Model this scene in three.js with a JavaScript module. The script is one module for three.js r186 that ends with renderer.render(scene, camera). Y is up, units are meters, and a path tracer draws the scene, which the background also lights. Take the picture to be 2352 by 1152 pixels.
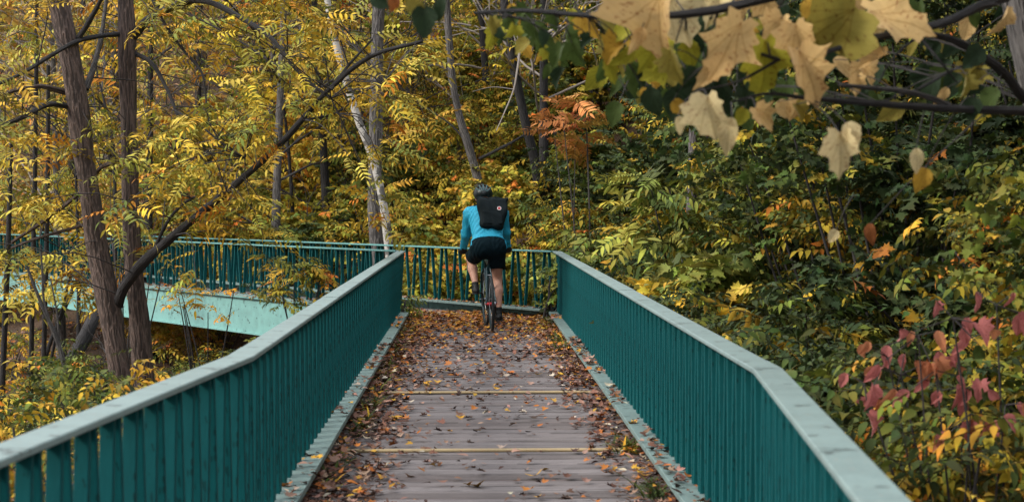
import * as THREE from 'three';
import { mergeGeometries } from 'three/addons/utils/BufferGeometryUtils.js';

// ------------------------------------------------------------------ camera, sky, sun, exposure
const F = 3600, CX = 1176, CY = 576, EYE = 1.55, HORIZON = 468;
const scene = new THREE.Scene();
const camera = new THREE.PerspectiveCamera(2 * Math.atan(CY / F) * 180 / Math.PI, 2352 / 1152, 0.1, 600);
camera.position.set(0, EYE, 0);
camera.rotation.x = -Math.atan((CY - HORIZON) / F);
camera.focus = 19.5; camera.userData.fStop = 4.5;
camera.updateMatrixWorld();

const renderer = new THREE.WebGLRenderer({ antialias: true });
renderer.toneMapping = THREE.LinearToneMapping;
renderer.toneMappingExposure = 2.85;
renderer.shadowMap.enabled = true;

const SUN = new THREE.Vector3(-0.8, 0.6, 0.34).normalize();
{ // thin overcast: brighter overhead, a broad pale patch round the hidden sun
  const w = 256, h = 128, d = new Float32Array(w * h * 4), v = new THREE.Vector3();
  for (let j = 0; j < h; j++) for (let i = 0; i < w; i++) {
    const th = (j + 0.5) / h * Math.PI - Math.PI / 2, ph = (i + 0.5) / w * 2 * Math.PI - Math.PI;
    v.set(Math.cos(th) * Math.cos(ph), Math.sin(th), Math.cos(th) * Math.sin(ph));
    const up = Math.max(0, v.y), c = Math.max(0, v.dot(SUN));
    const L = 0.35 + 0.25 * up + 0.4 * Math.pow(c, 5);
    const k = (j * w + i) * 4;
    d[k] = L * 0.97; d[k + 1] = L * 1.0; d[k + 2] = L * 1.06; d[k + 3] = 1;
  }
  const sky = new THREE.DataTexture(d, w, h, THREE.RGBAFormat, THREE.FloatType);
  sky.mapping = THREE.EquirectangularReflectionMapping; sky.magFilter = THREE.LinearFilter; sky.needsUpdate = true;
  scene.background = sky; scene.environment = sky;
}
const sun = new THREE.DirectionalLight(new THREE.Color().setRGB(1, 0.94, 0.84), 1.5);
sun.position.copy(SUN).multiplyScalar(60).add(new THREE.Vector3(0, 0, -18)); sun.target.position.set(0, 0, -18);
sun.castShadow = true; sun.shadow.radius = 24; sun.shadow.mapSize.set(2048, 2048);
Object.assign(sun.shadow.camera, { left: -45, right: 45, top: 45, bottom: -45, near: 1, far: 160 });
scene.add(sun, sun.target);

// ------------------------------------------------------------------ small tools
const V = (x, y, z) => new THREE.Vector3(x, y, z);
function rng(seed) { let a = seed >>> 0; return () => { a = (a + 0x6D2B79F5) >>> 0; let t = Math.imul(a ^ (a >>> 15), 1 | a); t = (t + Math.imul(t ^ (t >>> 7), 61 | t)) ^ t; return ((t ^ (t >>> 14)) >>> 0) / 4294967296; }; }
const lerp = (a, b, t) => a + (b - a) * t, clamp = (x, a, b) => Math.min(b, Math.max(a, x));
const sstep = (a, b, x) => { const t = clamp((x - a) / (b - a), 0, 1); return t * t * (3 - 2 * t); };
/** the point at a given depth (metres ahead of the lens) that a sight line meets */
function at(px, py, depth) {
  const v = V((px - CX) / F, -(py - CY) / F, -1).applyEuler(camera.rotation);
  return v.multiplyScalar(depth / -v.z).add(camera.position);
}
const hash = (i, j, s) => { let h = Math.imul(i, 374761393) ^ Math.imul(j, 668265263) ^ Math.imul(s, 2147483647 - 1274126177); h = Math.imul(h ^ (h >>> 13), 1274126177); return ((h ^ (h >>> 16)) >>> 0) / 4294967296; };
function vn(x, y, s, px = 1 << 20, py = 1 << 20) { // periodic value noise
  const i = Math.floor(x), j = Math.floor(y), u = x - i, v = y - j, a = u * u * (3 - 2 * u), b = v * v * (3 - 2 * v);
  const m = (p, q) => ((p % q) + q) % q, i0 = m(i, px), i1 = m(i + 1, px), j0 = m(j, py), j1 = m(j + 1, py);
  return lerp(lerp(hash(i0, j0, s), hash(i1, j0, s), a), lerp(hash(i0, j1, s), hash(i1, j1, s), a), b);
}
function fbm(x, y, s, px, py, o = 4) { let r = 0, w = 0.5, t = 0; for (let k = 0; k < o; k++) { r += w * vn(x, y, s + k * 17, px, py); t += w; x *= 2; y *= 2; px *= 2; py *= 2; w *= 0.5; } return r / t; }
function tex(w, h, fn, srgb = false) { // fn(u, v) -> [r, g, b] 0..1 ; srgb: values given are display values
  const d = new Uint8Array(w * h * 4);
  for (let j = 0; j < h; j++) for (let i = 0; i < w; i++) { const c = fn((i + 0.5) / w, (j + 0.5) / h), k = (j * w + i) * 4; for (let q = 0; q < 3; q++) d[k + q] = clamp(c[q], 0, 1) * 255; d[k + 3] = 255; }
  const t = new THREE.DataTexture(d, w, h); t.wrapS = t.wrapT = THREE.RepeatWrapping; t.magFilter = THREE.LinearFilter; t.minFilter = THREE.LinearMipmapLinearFilter; t.generateMipmaps = true;
  if (srgb) t.colorSpace = THREE.SRGBColorSpace; t.needsUpdate = true; return t;
}
const lin = (r, g, b) => new THREE.Color().setRGB(r, g, b);
const mat = (c, o = {}) => new THREE.MeshStandardMaterial({ color: lin(...c), roughness: 0.8, ...o });

const taken = new Map();
function numbered(name) { const n = taken.get(name) || 0; taken.set(name, n + 1); return n ? `${name}_${String(n).padStart(3, '0')}` : name; }
function tag(o, label, category, group) { o.userData.label = label; o.userData.category = category; if (group) o.userData.group = group; return o; }
function thing(name, label, category, group, pos) { const g = new THREE.Group(); g.name = numbered(name); if (pos) g.position.copy(pos); scene.add(g); return tag(g, label, category, group); }
function part(name, geo, m, parent) { const o = new THREE.Mesh(geo, m); o.name = name; parent.add(o); return o; }
function struct(name, geo, m) { const o = new THREE.Mesh(geo, m); o.name = numbered(name); o.userData.kind = 'structure'; scene.add(o); return o; }

// ------------------------------------------------------------------ materials
const T = {};
T.paint = tex(512, 512, (u, v) => { const n = fbm(u * 6, v * 6, 3, 6, 6), f = fbm(u * 60, v * 60, 9, 60, 60, 2); let k = 0.78 + 0.3 * n + 0.16 * (f - 0.5); const spot = fbm(u * 40, v * 40, 21, 40, 40, 2) > 0.76 ? 0.5 : 1; k *= spot; return [k, k, k]; });
T.capPaint = tex(1024, 256, (u, v) => { const n = fbm(u * 24, v * 5, 5, 24, 5), f = fbm(u * 180, v * 46, 8, 180, 46, 2), st = fbm(u * 34, v * 9, 31, 34, 9, 3); let k = 0.74 + 0.36 * n + 0.2 * (f - 0.5); let r = k, g = k, b = k; if (st > 0.73) { const q = clamp((st - 0.73) * 14, 0, 0.55); r *= 1 - q; g *= 1 - q; b *= 1 - q; } if (f > 0.74) { r *= 1.15; g *= 0.9; b *= 0.85; } return [r, g, b]; });
T.paintB = tex(256, 256, (u, v) => { const k = fbm(u * 40, v * 40, 12, 40, 40, 3); return [k, k, k]; });
T.plank = tex(1024, 256, (u, v) => { // grain runs along u
  const g1 = fbm(u * 5, v * 40, 2, 5, 40, 4), g2 = fbm(u * 12, v * 110, 7, 12, 110, 2), bl = fbm(u * 6, v * 2, 13, 6, 2, 3); let k = 0.5 + 0.55 * g1 + 0.35 * (g2 - 0.5) + 0.35 * (bl - 0.5);
  if (g2 > 0.64) k *= 0.5; return [k * 1.02, k, k * 0.99]; });
T.bark = tex(512, 512, (u, v) => { const w = u * 40 + 1.3 * fbm(u * 5, v * 9, 4, 5, 9); const r = 1 - Math.abs(2 * (vn(w, v * 7 + 1.2 * vn(u * 40, v * 7, 9, 40, 7), 6, 40, 7)) - 1); const f = fbm(u * 60, v * 40, 15, 60, 40, 2), l = fbm(u * 4, v * 4, 25, 4, 4, 3); const k = 0.18 + 0.75 * Math.pow(r, 1.2) * (0.6 + 0.6 * f) + 0.3 * (l - 0.5); return [k, k, k]; });
T.birch = tex(256, 512, (u, v) => { const a = vn(u * 5, v * 60, 3, 5, 60), b = fbm(u * 3, v * 8, 9, 3, 8, 3), f = fbm(u * 40, v * 80, 5, 40, 80, 2); let k = 0.8 + 0.25 * (f - 0.5); if (a > 0.78) k *= 0.3; if (b > 0.58) k *= 0.3; return [k, k * 0.98, k * 0.94]; });
T.litter = tex(1024, 1024, (u, v) => { const a = vn(u * 160, v * 160, 3, 160, 160), b = vn(u * 90, v * 90, 11, 90, 90), n = fbm(u * 10, v * 10, 7, 10, 10); const k = 0.25 + 0.9 * n * (0.4 + 0.8 * a); return [k * (0.8 + 0.5 * b), k * (0.62 + 0.25 * b), k * 0.5]; });
T.fabric = tex(256, 256, (u, v) => { const k = 0.85 + 0.2 * fbm(u * 30, v * 30, 5, 30, 30, 3) + 0.06 * Math.sin(u * 256 * 1.57) * Math.sin(v * 256 * 1.57); return [k, k, k]; });
T.leaf = tex(512, 512, (u, v) => { // blade from base (u=0) to tip (u=1), midrib at v=.5
  const y = Math.abs(v - 0.5); let k = 0.9 + 0.2 * (fbm(u * 14, v * 14, 4, 14, 14, 3) - 0.5); let r = k, g = k, b = k;
  const veins = [0, 0.42, 0.95].map(s => Math.abs(y - u * s * 0.62 + 0.03 * s)); const m = Math.min(...veins); if (m < 0.007 && u > 0.03) { r *= 0.74; g *= 0.68; b *= 0.6; }
  const side = Math.abs(((y * 1.2 + (u * 0.9)) * 11) % 1 - 0.5); if (side < 0.05) { r *= 0.92; g *= 0.9; b *= 0.85; }
  const s = fbm(u * 22, v * 22, 40, 22, 22, 3); if (s > 0.68) { const q = clamp((s - 0.68) * 9, 0, 0.7); r *= 1 - 0.55 * q; g *= 1 - 0.75 * q; b *= 1 - 0.8 * q; } return [r, g, b]; });

const M = {};
M.picket = new THREE.MeshPhysicalMaterial({ color: lin(0.002, 0.08, 0.086), specularIntensity: 0.35, map: T.paint, roughness: 0.55, bumpMap: T.paintB, bumpScale: 0.0008 });
M.cap = mat([0.22, 0.3, 0.293], { map: T.capPaint, roughness: 0.48, bumpMap: T.paintB, bumpScale: 0.0008 });
M.capTeal = mat([0.1, 0.27, 0.26], { map: T.capPaint, roughness: 0.6, bumpMap: T.paintB, bumpScale: 0.0008 });
M.toe = mat([0.16, 0.235, 0.225], { map: T.capPaint, roughness: 0.55, bumpMap: T.paintB, bumpScale: 0.001 });
M.girder = mat([0.17, 0.36, 0.34], { map: T.capPaint, roughness: 0.55, bumpMap: T.paintB, bumpScale: 0.001 });
M.planks = [[0.205, 0.18, 0.18], [0.165, 0.14, 0.138], [0.235, 0.21, 0.212], [0.135, 0.112, 0.11], [0.19, 0.168, 0.17]].map(c => mat(c, { map: T.plank, roughness: 0.8, bumpMap: T.plank, bumpScale: 0.004 }));
M.strip = mat([0.4, 0.3, 0.16], { map: T.capPaint, roughness: 0.7 });
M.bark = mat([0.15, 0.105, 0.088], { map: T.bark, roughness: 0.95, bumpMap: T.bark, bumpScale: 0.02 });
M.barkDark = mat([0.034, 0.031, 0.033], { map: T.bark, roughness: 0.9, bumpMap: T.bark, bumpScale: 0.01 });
M.barkGrey = mat([0.17, 0.155, 0.148], { map: T.bark, roughness: 0.95, bumpMap: T.bark, bumpScale: 0.015 });
M.twig = mat([0.032, 0.028, 0.028], { roughness: 0.9 });
M.twigPale = mat([0.24, 0.21, 0.19], { roughness: 0.9 });
M.birch = mat([0.5, 0.48, 0.46], { map: T.birch, roughness: 0.7, bumpMap: T.birch, bumpScale: 0.004 });
M.ground = mat([0.12, 0.1, 0.085], { map: T.litter, roughness: 1, bumpMap: T.litter, bumpScale: 0.05 });
M.leaf = new THREE.MeshPhysicalMaterial({ color: 0xffffff, vertexColors: true, roughness: 0.85, specularIntensity: 0.25, transmission: 0.26, thickness: 0, side: THREE.DoubleSide });
M.leafDry = new THREE.MeshPhysicalMaterial({ color: 0xffffff, vertexColors: true, roughness: 0.8, specularIntensity: 0.35, side: THREE.DoubleSide });
const bigLeaf = c => new THREE.MeshPhysicalMaterial({ color: lin(...c), map: T.leaf, roughness: 0.8, specularIntensity: 0.25, transmission: 0.45, thickness: 0, side: THREE.DoubleSide });
M.big = { tan: bigLeaf([0.72, 0.49, 0.21]), cream: bigLeaf([0.8, 0.66, 0.36]), lime: bigLeaf([0.38, 0.36, 0.035]), olive: bigLeaf([0.3, 0.25, 0.05]), green: bigLeaf([0.07, 0.11, 0.025]), dark: bigLeaf([0.028, 0.052, 0.024]), rust: bigLeaf([0.32, 0.11, 0.035]), pink: bigLeaf([0.62, 0.21, 0.2]), coral: bigLeaf([0.62, 0.25, 0.13]), yellow: bigLeaf([0.6, 0.36, 0.05]), brown: bigLeaf([0.2, 0.09, 0.045]) };

// ------------------------------------------------------------------ geometry tools
function build(pos, idx, uv, col) {
  const g = new THREE.BufferGeometry(); g.setAttribute('position', new THREE.Float32BufferAttribute(pos, 3));
  g.setAttribute('uv', new THREE.Float32BufferAttribute(uv || new Float32Array(pos.length / 3 * 2), 2));
  if (col) g.setAttribute('color', new THREE.Float32BufferAttribute(col, 3));
  g.setIndex(idx); g.computeVertexNormals(); return g;
}
/** tapered, slightly knobbly tube through points; radii given per point */
function tube(points, radii, { sides = 7, steps = 0, rough = 0.06, seed = 1, cap = true } = {}) {
  const curve = new THREE.CatmullRomCurve3(points, false, 'centripetal'), n = steps || Math.max(4, (points.length - 1) * 4);
  const pos = [], uv = [], idx = []; let N = V(1, 0, 0.3), len = 0, prev = null; const Tn = V(), B = V(), r = rng(seed * 77 + 5), ph = r() * 100;
  for (let i = 0; i <= n; i++) {
    const t = i / n, p = curve.getPoint(t); curve.getTangent(t, Tn); if (prev) len += p.distanceTo(prev); prev = p;
    N.sub(Tn.clone().multiplyScalar(N.dot(Tn))).normalize(); B.crossVectors(Tn, N);
    const q = t * (radii.length - 1), k = Math.min(radii.length - 2, Math.floor(q)), R = lerp(radii[k], radii[k + 1], q - k);
    for (let s = 0; s <= sides; s++) {
      const a = (s % sides) / sides * 2 * Math.PI, w = R * (1 + rough * 2 * (vn(Math.cos(a) * 1.5 + 7 + ph, Math.sin(a) * 1.5 + 7 + len * 2.2 / Math.max(0.05, R * 8), seed) - 0.5) * 2);
      pos.push(p.x + (N.x * Math.cos(a) + B.x * Math.sin(a)) * w, p.y + (N.y * Math.cos(a) + B.y * Math.sin(a)) * w, p.z + (N.z * Math.cos(a) + B.z * Math.sin(a)) * w);
      uv.push(s / sides * Math.max(1, Math.round(radii[0] * 2 * Math.PI / 0.7)), len / 0.9);
    }
  }
  const c = sides + 1; for (let i = 0; i < n; i++) for (let s = 0; s < sides; s++) { const a = i * c + s; idx.push(a, a + 1, a + c, a + 1, a + c + 1, a + c); }
  if (cap) { const e = n * c; for (let s = 1; s < sides - 1; s++) idx.push(e, e + s, e + s + 1); }
  return build(pos, idx, uv);
}
/** sweeps a closed outline (offset outward, height) along a level polyline with mitred corners; flat shaded, uv in metres */
function sweep(path, outline, side = 1) {
  const n = path.length, rings = [], L = [0];
  for (let i = 0; i < n; i++) {
    const d0 = i ? path[i].clone().sub(path[i - 1]).setY(0).normalize() : null, d1 = i < n - 1 ? path[i + 1].clone().sub(path[i]).setY(0).normalize() : null;
    const d = (d0 && d1) ? d0.clone().add(d1).normalize() : (d0 || d1).clone(), m = V(-d.z, 0, d.x).multiplyScalar(side * (d0 && d1 ? 1 / Math.max(0.5, d.dot(d0)) : 1));
    if (i) L.push(L[i - 1] + path[i].distanceTo(path[i - 1]));
    rings.push(outline.map(([o, y]) => V(path[i].x + m.x * o, path[i].y + y, path[i].z + m.z * o)));
  }
  const pos = [], uv = [], idx = []; const k = outline.length; let per = [0]; for (let j = 0; j < k; j++) { const a = outline[j], b = outline[(j + 1) % k]; per.push(per[j] + Math.hypot(a[0] - b[0], a[1] - b[1])); }
  const quad = (a, b, c, d, ua, ub, uc, ud) => { const o = pos.length / 3; for (const p of [a, b, c, d]) pos.push(p.x, p.y, p.z); uv.push(...ua, ...ub, ...uc, ...ud); idx.push(o, o + 1, o + 2, o, o + 2, o + 3); };
  for (let i = 0; i < n - 1; i++) for (let j = 0; j < k; j++) { const q = (j + 1) % k; quad(rings[i][j], rings[i + 1][j], rings[i + 1][q], rings[i][q], [L[i] / 2, per[j] / 0.5], [L[i + 1] / 2, per[j] / 0.5], [L[i + 1] / 2, per[j + 1] / 0.5], [L[i] / 2, per[j + 1] / 0.5]); }
  const tri = THREE.ShapeUtils.triangulateShape(outline.map(([x, y]) => new THREE.Vector2(x, y)), []);
  for (const e of [0, n - 1]) { const o = pos.length / 3; rings[e].forEach((p, j) => { pos.push(p.x, p.y, p.z); uv.push(outline[j][0], outline[j][1]); }); for (const t of tri) idx.push(o + t[0], o + t[1], o + t[2]); }
  return build(pos, idx, uv);
}
const boxOutline = (a, b, y0, y1, c = 0.003) => [[a + c, y0], [b - c, y0], [b, y0 + c], [b, y1 - c], [b - c, y1], [a + c, y1], [a, y1 - c], [a, y0 + c]];
/** box with small chamfers, uv in metres along its long axis */
function block(w, h, d, c = 0.003, uo = 0, vo = 0) {
  const s = new THREE.Shape(); const a = h / 2, b = d / 2;
  s.moveTo(-b + c, -a); s.lineTo(b - c, -a); s.lineTo(b, -a + c); s.lineTo(b, a - c); s.lineTo(b - c, a); s.lineTo(-b + c, a); s.lineTo(-b, a - c); s.lineTo(-b, -a + c); s.closePath();
  const g = new THREE.ExtrudeGeometry(s, { depth: w, bevelEnabled: false }); g.translate(0, 0, -w / 2); g.rotateY(Math.PI / 2);
  const p = g.attributes.position, uv = g.attributes.uv; for (let i = 0; i < p.count; i++) uv.setXY(i, p.getX(i) / 1.6 + uo, (p.getZ(i) + p.getY(i)) / 0.5 + vo);
  return g;
}

// ---- leaves
const OVATE = [[0.0, 0.02], [0.12, 0.17], [0.32, 0.25], [0.58, 0.18], [0.8, 0.07]];
const LANCE = [[0.0, 0.02], [0.2, 0.12], [0.45, 0.15], [0.74, 0.09]];
const MAPLE = [[0.0, 0.04], [-0.06, 0.3], [0.1, 0.24], [0.16, 0.5], [0.3, 0.36], [0.5, 0.56], [0.5, 0.28], [0.6, 0.2], [0.74, 0.22], [0.74, 0.1]];
/** ribbed blade along +x, lying in xz, normal +y; half outline mirrored; returns arrays */
function blade(outline, len, { fold = 0.18, droop = 0.25, curl = 0, col = [1, 1, 1], tip = null } = {}, fan = false) {
  const pos = [], idx = [], c = [], uv = []; const put = (x, z, k = 1) => { const y = fold * Math.abs(z) - droop * x * x + curl * z * z; pos.push(x * len, y * len, z * len); uv.push(x, z * 0.8 + 0.5); const q = tip ? clamp(x, 0, 1) : 0; c.push(...[0, 1, 2].map(i => k * (tip ? lerp(col[i], tip[i], q) : col[i]))); return pos.length / 3 - 1; };
  if (fan) {
    const o = put(0.3, 0), L = outline.map(([x, z]) => put(x, z)), R = outline.map(([x, z]) => put(x, -z)), t = put(1, 0), b = put(0, 0);
    const ring = [b, ...L, t, ...R.reverse()]; for (let i = 0; i < ring.length; i++) idx.push(o, ring[(i + 1) % ring.length], ring[i]);
  } else {
    const mid = outline.map(([x]) => put(x, 0)), L = outline.map(([x, z]) => put(x, z)), R = outline.map(([x, z]) => put(x, -z)), t = put(1, 0);
    for (let i = 0; i < outline.length - 1; i++) { idx.push(mid[i], L[i], mid[i + 1], L[i], L[i + 1], mid[i + 1]); idx.push(mid[i], mid[i + 1], R[i], R[i], mid[i + 1], R[i + 1]); }
    const e = outline.length - 1; idx.push(mid[e], L[e], t, mid[e], t, R[e]);
  }
  return build(pos, idx, uv, c);
}
const M4 = (p, q, s = 1) => new THREE.Matrix4().compose(p, q, V(s, s, s));
const Q = (x, y, z, o = 'YXZ') => new THREE.Quaternion().setFromEuler(new THREE.Euler(x, y, z, o));
function stalk(a, b, r, col) { const g = tube([a, a.clone().lerp(b, 0.5), b], [r, r * 0.8, r * 0.6], { sides: 3, steps: 2, rough: 0, cap: false }); const n = g.attributes.position.count, c = []; for (let i = 0; i < n; i++) c.push(...col); g.setAttribute('color', new THREE.Float32BufferAttribute(c, 3)); return g; }
/** twig with alternate leaves */
function spray(kind, count, len, leafLen, seed) {
  const r = rng(seed), gs = [stalk(V(0, 0, 0), V(len, -0.12 * len, 0), 0.004, [0.25, 0.2, 0.15])];
  for (let i = 0; i < count; i++) {
    const t = (i + 0.6) / count, end = i === count - 1, sd = i % 2 ? 1 : -1, k = 0.75 + 0.5 * r(), s = leafLen * (0.75 + 0.5 * r());
    const cc = [k * (0.92 + 0.16 * r()), k, k * (0.85 + 0.3 * r())];
    const g = blade(kind === 'maple' ? MAPLE : kind === 'lance' ? LANCE : OVATE, s, { fold: 0.1 + 0.25 * r(), droop: 0.12 + 0.35 * r(), col: cc, tip: [cc[0] * (0.85 + 0.4 * r()), cc[1] * (0.75 + 0.4 * r()), cc[2] * 0.8] }, kind === 'maple');
    g.applyMatrix4(M4(V(t * len, -0.12 * len * t * t - 0.01, sd * 0.015), Q(0.5 * (r() - 0.5) * 2, end ? 0.3 * (r() - 0.5) : -sd * (0.5 + 0.7 * r()), 0.12 - 0.75 * r()))); gs.push(g);
  }
  return mergeGeometries(gs);
}
/** feather-shaped compound leaf */
function feather(pairs, len, leafletLen, seed, outline = LANCE) {
  const r = rng(seed), gs = [stalk(V(0, 0, 0), V(len, -0.22 * len, 0), 0.003, [0.5, 0.42, 0.25])];
  for (let i = 0; i < pairs; i++) for (const sd of [-1, 1]) {
    if (r() < 0.06) continue;
    const t = 0.18 + 0.8 * i / pairs, k = 0.8 + 0.4 * r(), s = leafletLen * (0.8 + 0.35 * r()) * (0.75 + 0.5 * Math.sin(Math.PI * (0.2 + 0.7 * t)));
    const g = blade(outline, s, { fold: 0.2, droop: 0.05 + 0.25 * r(), col: [k, k * (0.93 + 0.12 * r()), k] });
    g.applyMatrix4(M4(V(t * len, -0.22 * len * t * t, 0), Q(0.7 * (r() - 0.5), -sd * (0.95 + 0.35 * r()), 0.05 - 0.45 * r()))); gs.push(g);
  }
  const e = blade(outline, leafletLen, { fold: 0.2, droop: 0.3, col: [1, 1, 1] }); e.applyMatrix4(M4(V(len, -0.22 * len, 0), Q(0, 0, -0.4))); gs.push(e);
  return mergeGeometries(gs);
}
const G = {
  ovate: [1, 2, 3].map(s => spray('ovate', 8, 0.32, 0.105, s)), maple: [4, 5, 6].map(s => spray('maple', 6, 0.28, 0.11, s)), lance: [7, 8].map(s => spray('lance', 9, 0.34, 0.12, s)),
  feather: [9, 10, 11].map(s => feather(5, 0.36, 0.085, s)), sumac: [12, 13].map(s => feather(9, 0.4, 0.1, s)),
};
/** big single blade with toothed lobes for leaves close to the lens: two rings so that it can cup and curl */
function broadLeaf(seed, { lobes = true, cup = 0.25, droop = 0.3, twist = 0.2, narrow = 1, vee = 0.12, lop = 0.9 } = {}) {
  const r = rng(seed), half = []; const keys = lobes ? [[0, 0.03], [-0.1, 0.16], [-0.08, 0.34], [0.06, 0.33], [0.14, 0.55], [0.3, 0.45], [0.48, 0.57], [0.54, 0.33], [0.66, 0.27], [0.77, 0.27], [0.83, 0.11], [1, 0]].map(([x, z]) => [x + 0.07 * (r() - 0.5) * (x > 0 && x < 1 ? 1 : 0), z * (0.85 + 0.3 * r())]) : [[0, 0.03], [0.04, 0.2], [0.18, 0.34], [0.36, 0.4], [0.56, 0.35], [0.76, 0.22], [0.9, 0.09], [1, 0]];
  for (let i = 0; i < keys.length - 1; i++) for (let s = 0; s < 3; s++) { const t = s / 3, x = lerp(keys[i][0], keys[i + 1][0], t), z = lerp(keys[i][1], keys[i + 1][1], t) * narrow; half.push([x + 0.02 * (r() - 0.5), Math.max(0.01, z * (1 + (s ? 0.09 * (r() - 0.5) : 0.05 * r())))]); }
  const ring = [...half.map(([x, z]) => [x, z]), [1, 0], ...half.map(([x, z]) => [x, -z * lop * (0.9 + 0.15 * r())]).reverse()];
  const pos = [], uv = [], idx = [], w1 = r() * 6, w2 = r() * 6;
  const put = (x, z) => { const y = cup * z * z * 1.6 + vee * Math.abs(z) - droop * x * x + twist * (x - 0.4) * z + 0.03 * Math.sin(x * 9 + w1) * Math.cos(z * 8 + w2); pos.push(x, y, z); uv.push(clamp(x, 0.002, 0.998), z * 0.75 + 0.5); return pos.length / 3 - 1; };
  const c = put(0.3, 0), n = ring.length, A = ring.map(([x, z]) => put(lerp(0.3, x, 0.5), z * 0.5)), B = ring.map(([x, z]) => put(x, z));
  for (let i = 0; i < n; i++) { const j = (i + 1) % n; idx.push(c, A[j], A[i], A[i], A[j], B[i], A[j], B[j], B[i]); }
  return build(pos, idx, uv);
}
const BROAD = [0, 1, 2, 3, 4, 5, 6, 7, 8].map(k => broadLeaf(50 + k * 3, { cup: [0.3, 0.9, 1.4, 0.2, 1.0, 0.5, 1.8, 0.7, 1.2][k], droop: [0.1, 0.5, 0.3, 0.8, 0.2, 0.6, 0.4, 0.9, 0.2][k], twist: 1.1 * (k % 3 - 1) + 0.2, narrow: [0.85, 1, 0.75, 0.9, 0.7, 1, 0.8, 0.95, 0.6][k], vee: [0.1, 0.5, 0.3, 0.7, 0.2, 0.4, 0.1, 0.6, 0.8][k], lop: [0.9, 0.6, 1, 0.75, 0.5, 0.95, 0.8, 0.65, 1][k] }));
const OVAL = [0, 1, 2].map(k => broadLeaf(70 + k, { lobes: false, cup: 0.5, droop: 0.15 + 0.2 * k, twist: 0.3 * (k - 1), narrow: k === 2 ? 0.7 : 1 }));

const SLIM = [0, 1, 2].map(k => broadLeaf(90 + k, { lobes: false, cup: 0.8, droop: 0.3 + 0.3 * k, twist: 0.8 * (k - 1), narrow: 0.72, vee: 0.3 + 0.2 * k, lop: [0.7, 1, 0.55][k] }));
// palettes: [weight, r, g, b]
const P = {
  gold: [[4, 0.68, 0.46, 0.05], [3, 0.68, 0.52, 0.09], [3, 0.38, 0.35, 0.06], [2, 0.22, 0.24, 0.05], [0.4, 0.55, 0.22, 0.03]],
  olive: [[3, 0.26, 0.26, 0.04], [3, 0.4, 0.32, 0.04], [2.5, 0.11, 0.14, 0.03], [2, 0.55, 0.38, 0.05], [0.3, 0.5, 0.17, 0.03]],
  green: [[4, 0.07, 0.1, 0.025], [3, 0.045, 0.07, 0.028], [2, 0.15, 0.17, 0.03], [0.8, 0.32, 0.28, 0.04], [0.4, 0.5, 0.33, 0.04]],
  deep: [[5, 0.032, 0.055, 0.022], [3, 0.055, 0.085, 0.03], [1.2, 0.12, 0.14, 0.03], [0.5, 0.36, 0.26, 0.03], [0.15, 0.42, 0.15, 0.03]],
  lime: [[3, 0.2, 0.24, 0.05], [2, 0.3, 0.3, 0.06], [2, 0.1, 0.14, 0.04]],
  amber: [[4, 0.58, 0.36, 0.04], [1.2, 0.52, 0.22, 0.03], [2, 0.4, 0.3, 0.04], [1, 0.1, 0.12, 0.03]],
  mixed: [[3, 0.14, 0.16, 0.03], [3, 0.38, 0.3, 0.04], [2.5, 0.06, 0.085, 0.03], [2, 0.54, 0.36, 0.04], [0.5, 0.5, 0.19, 0.03]],
  sumac: [[3, 0.5, 0.23, 0.07], [3, 0.5, 0.3, 0.07], [1, 0.48, 0.17, 0.09]],
  litter: [[5, 0.11, 0.052, 0.036], [4, 0.2, 0.105, 0.07], [3, 0.33, 0.2, 0.15], [1.8, 0.4, 0.14, 0.03], [1, 0.52, 0.29, 0.04], [3, 0.06, 0.033, 0.026], [0.5, 0.5, 0.42, 0.32]],
  fresh: [[3, 0.5, 0.2, 0.03], [2, 0.58, 0.33, 0.04], [2, 0.36, 0.13, 0.04], [1, 0.45, 0.32, 0.2]],
  haze: [[3, 0.52, 0.4, 0.1], [2, 0.44, 0.38, 0.14], [2, 0.4, 0.28, 0.16], [2, 0.55, 0.32, 0.08], [1.5, 0.26, 0.26, 0.09]],
};
function pick(pal, r, out) { let s = 0; for (const p of pal) s += p[0]; let q = r() * s; for (const p of pal) { q -= p[0]; if (q <= 0) { const k = 0.75 + 0.5 * r(); return out.setRGB(p[1] * k * (0.9 + 0.2 * r()), p[2] * k * (0.92 + 0.16 * r()), p[3] * k); } } return out.setRGB(...pal[0].slice(1)); }
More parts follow.
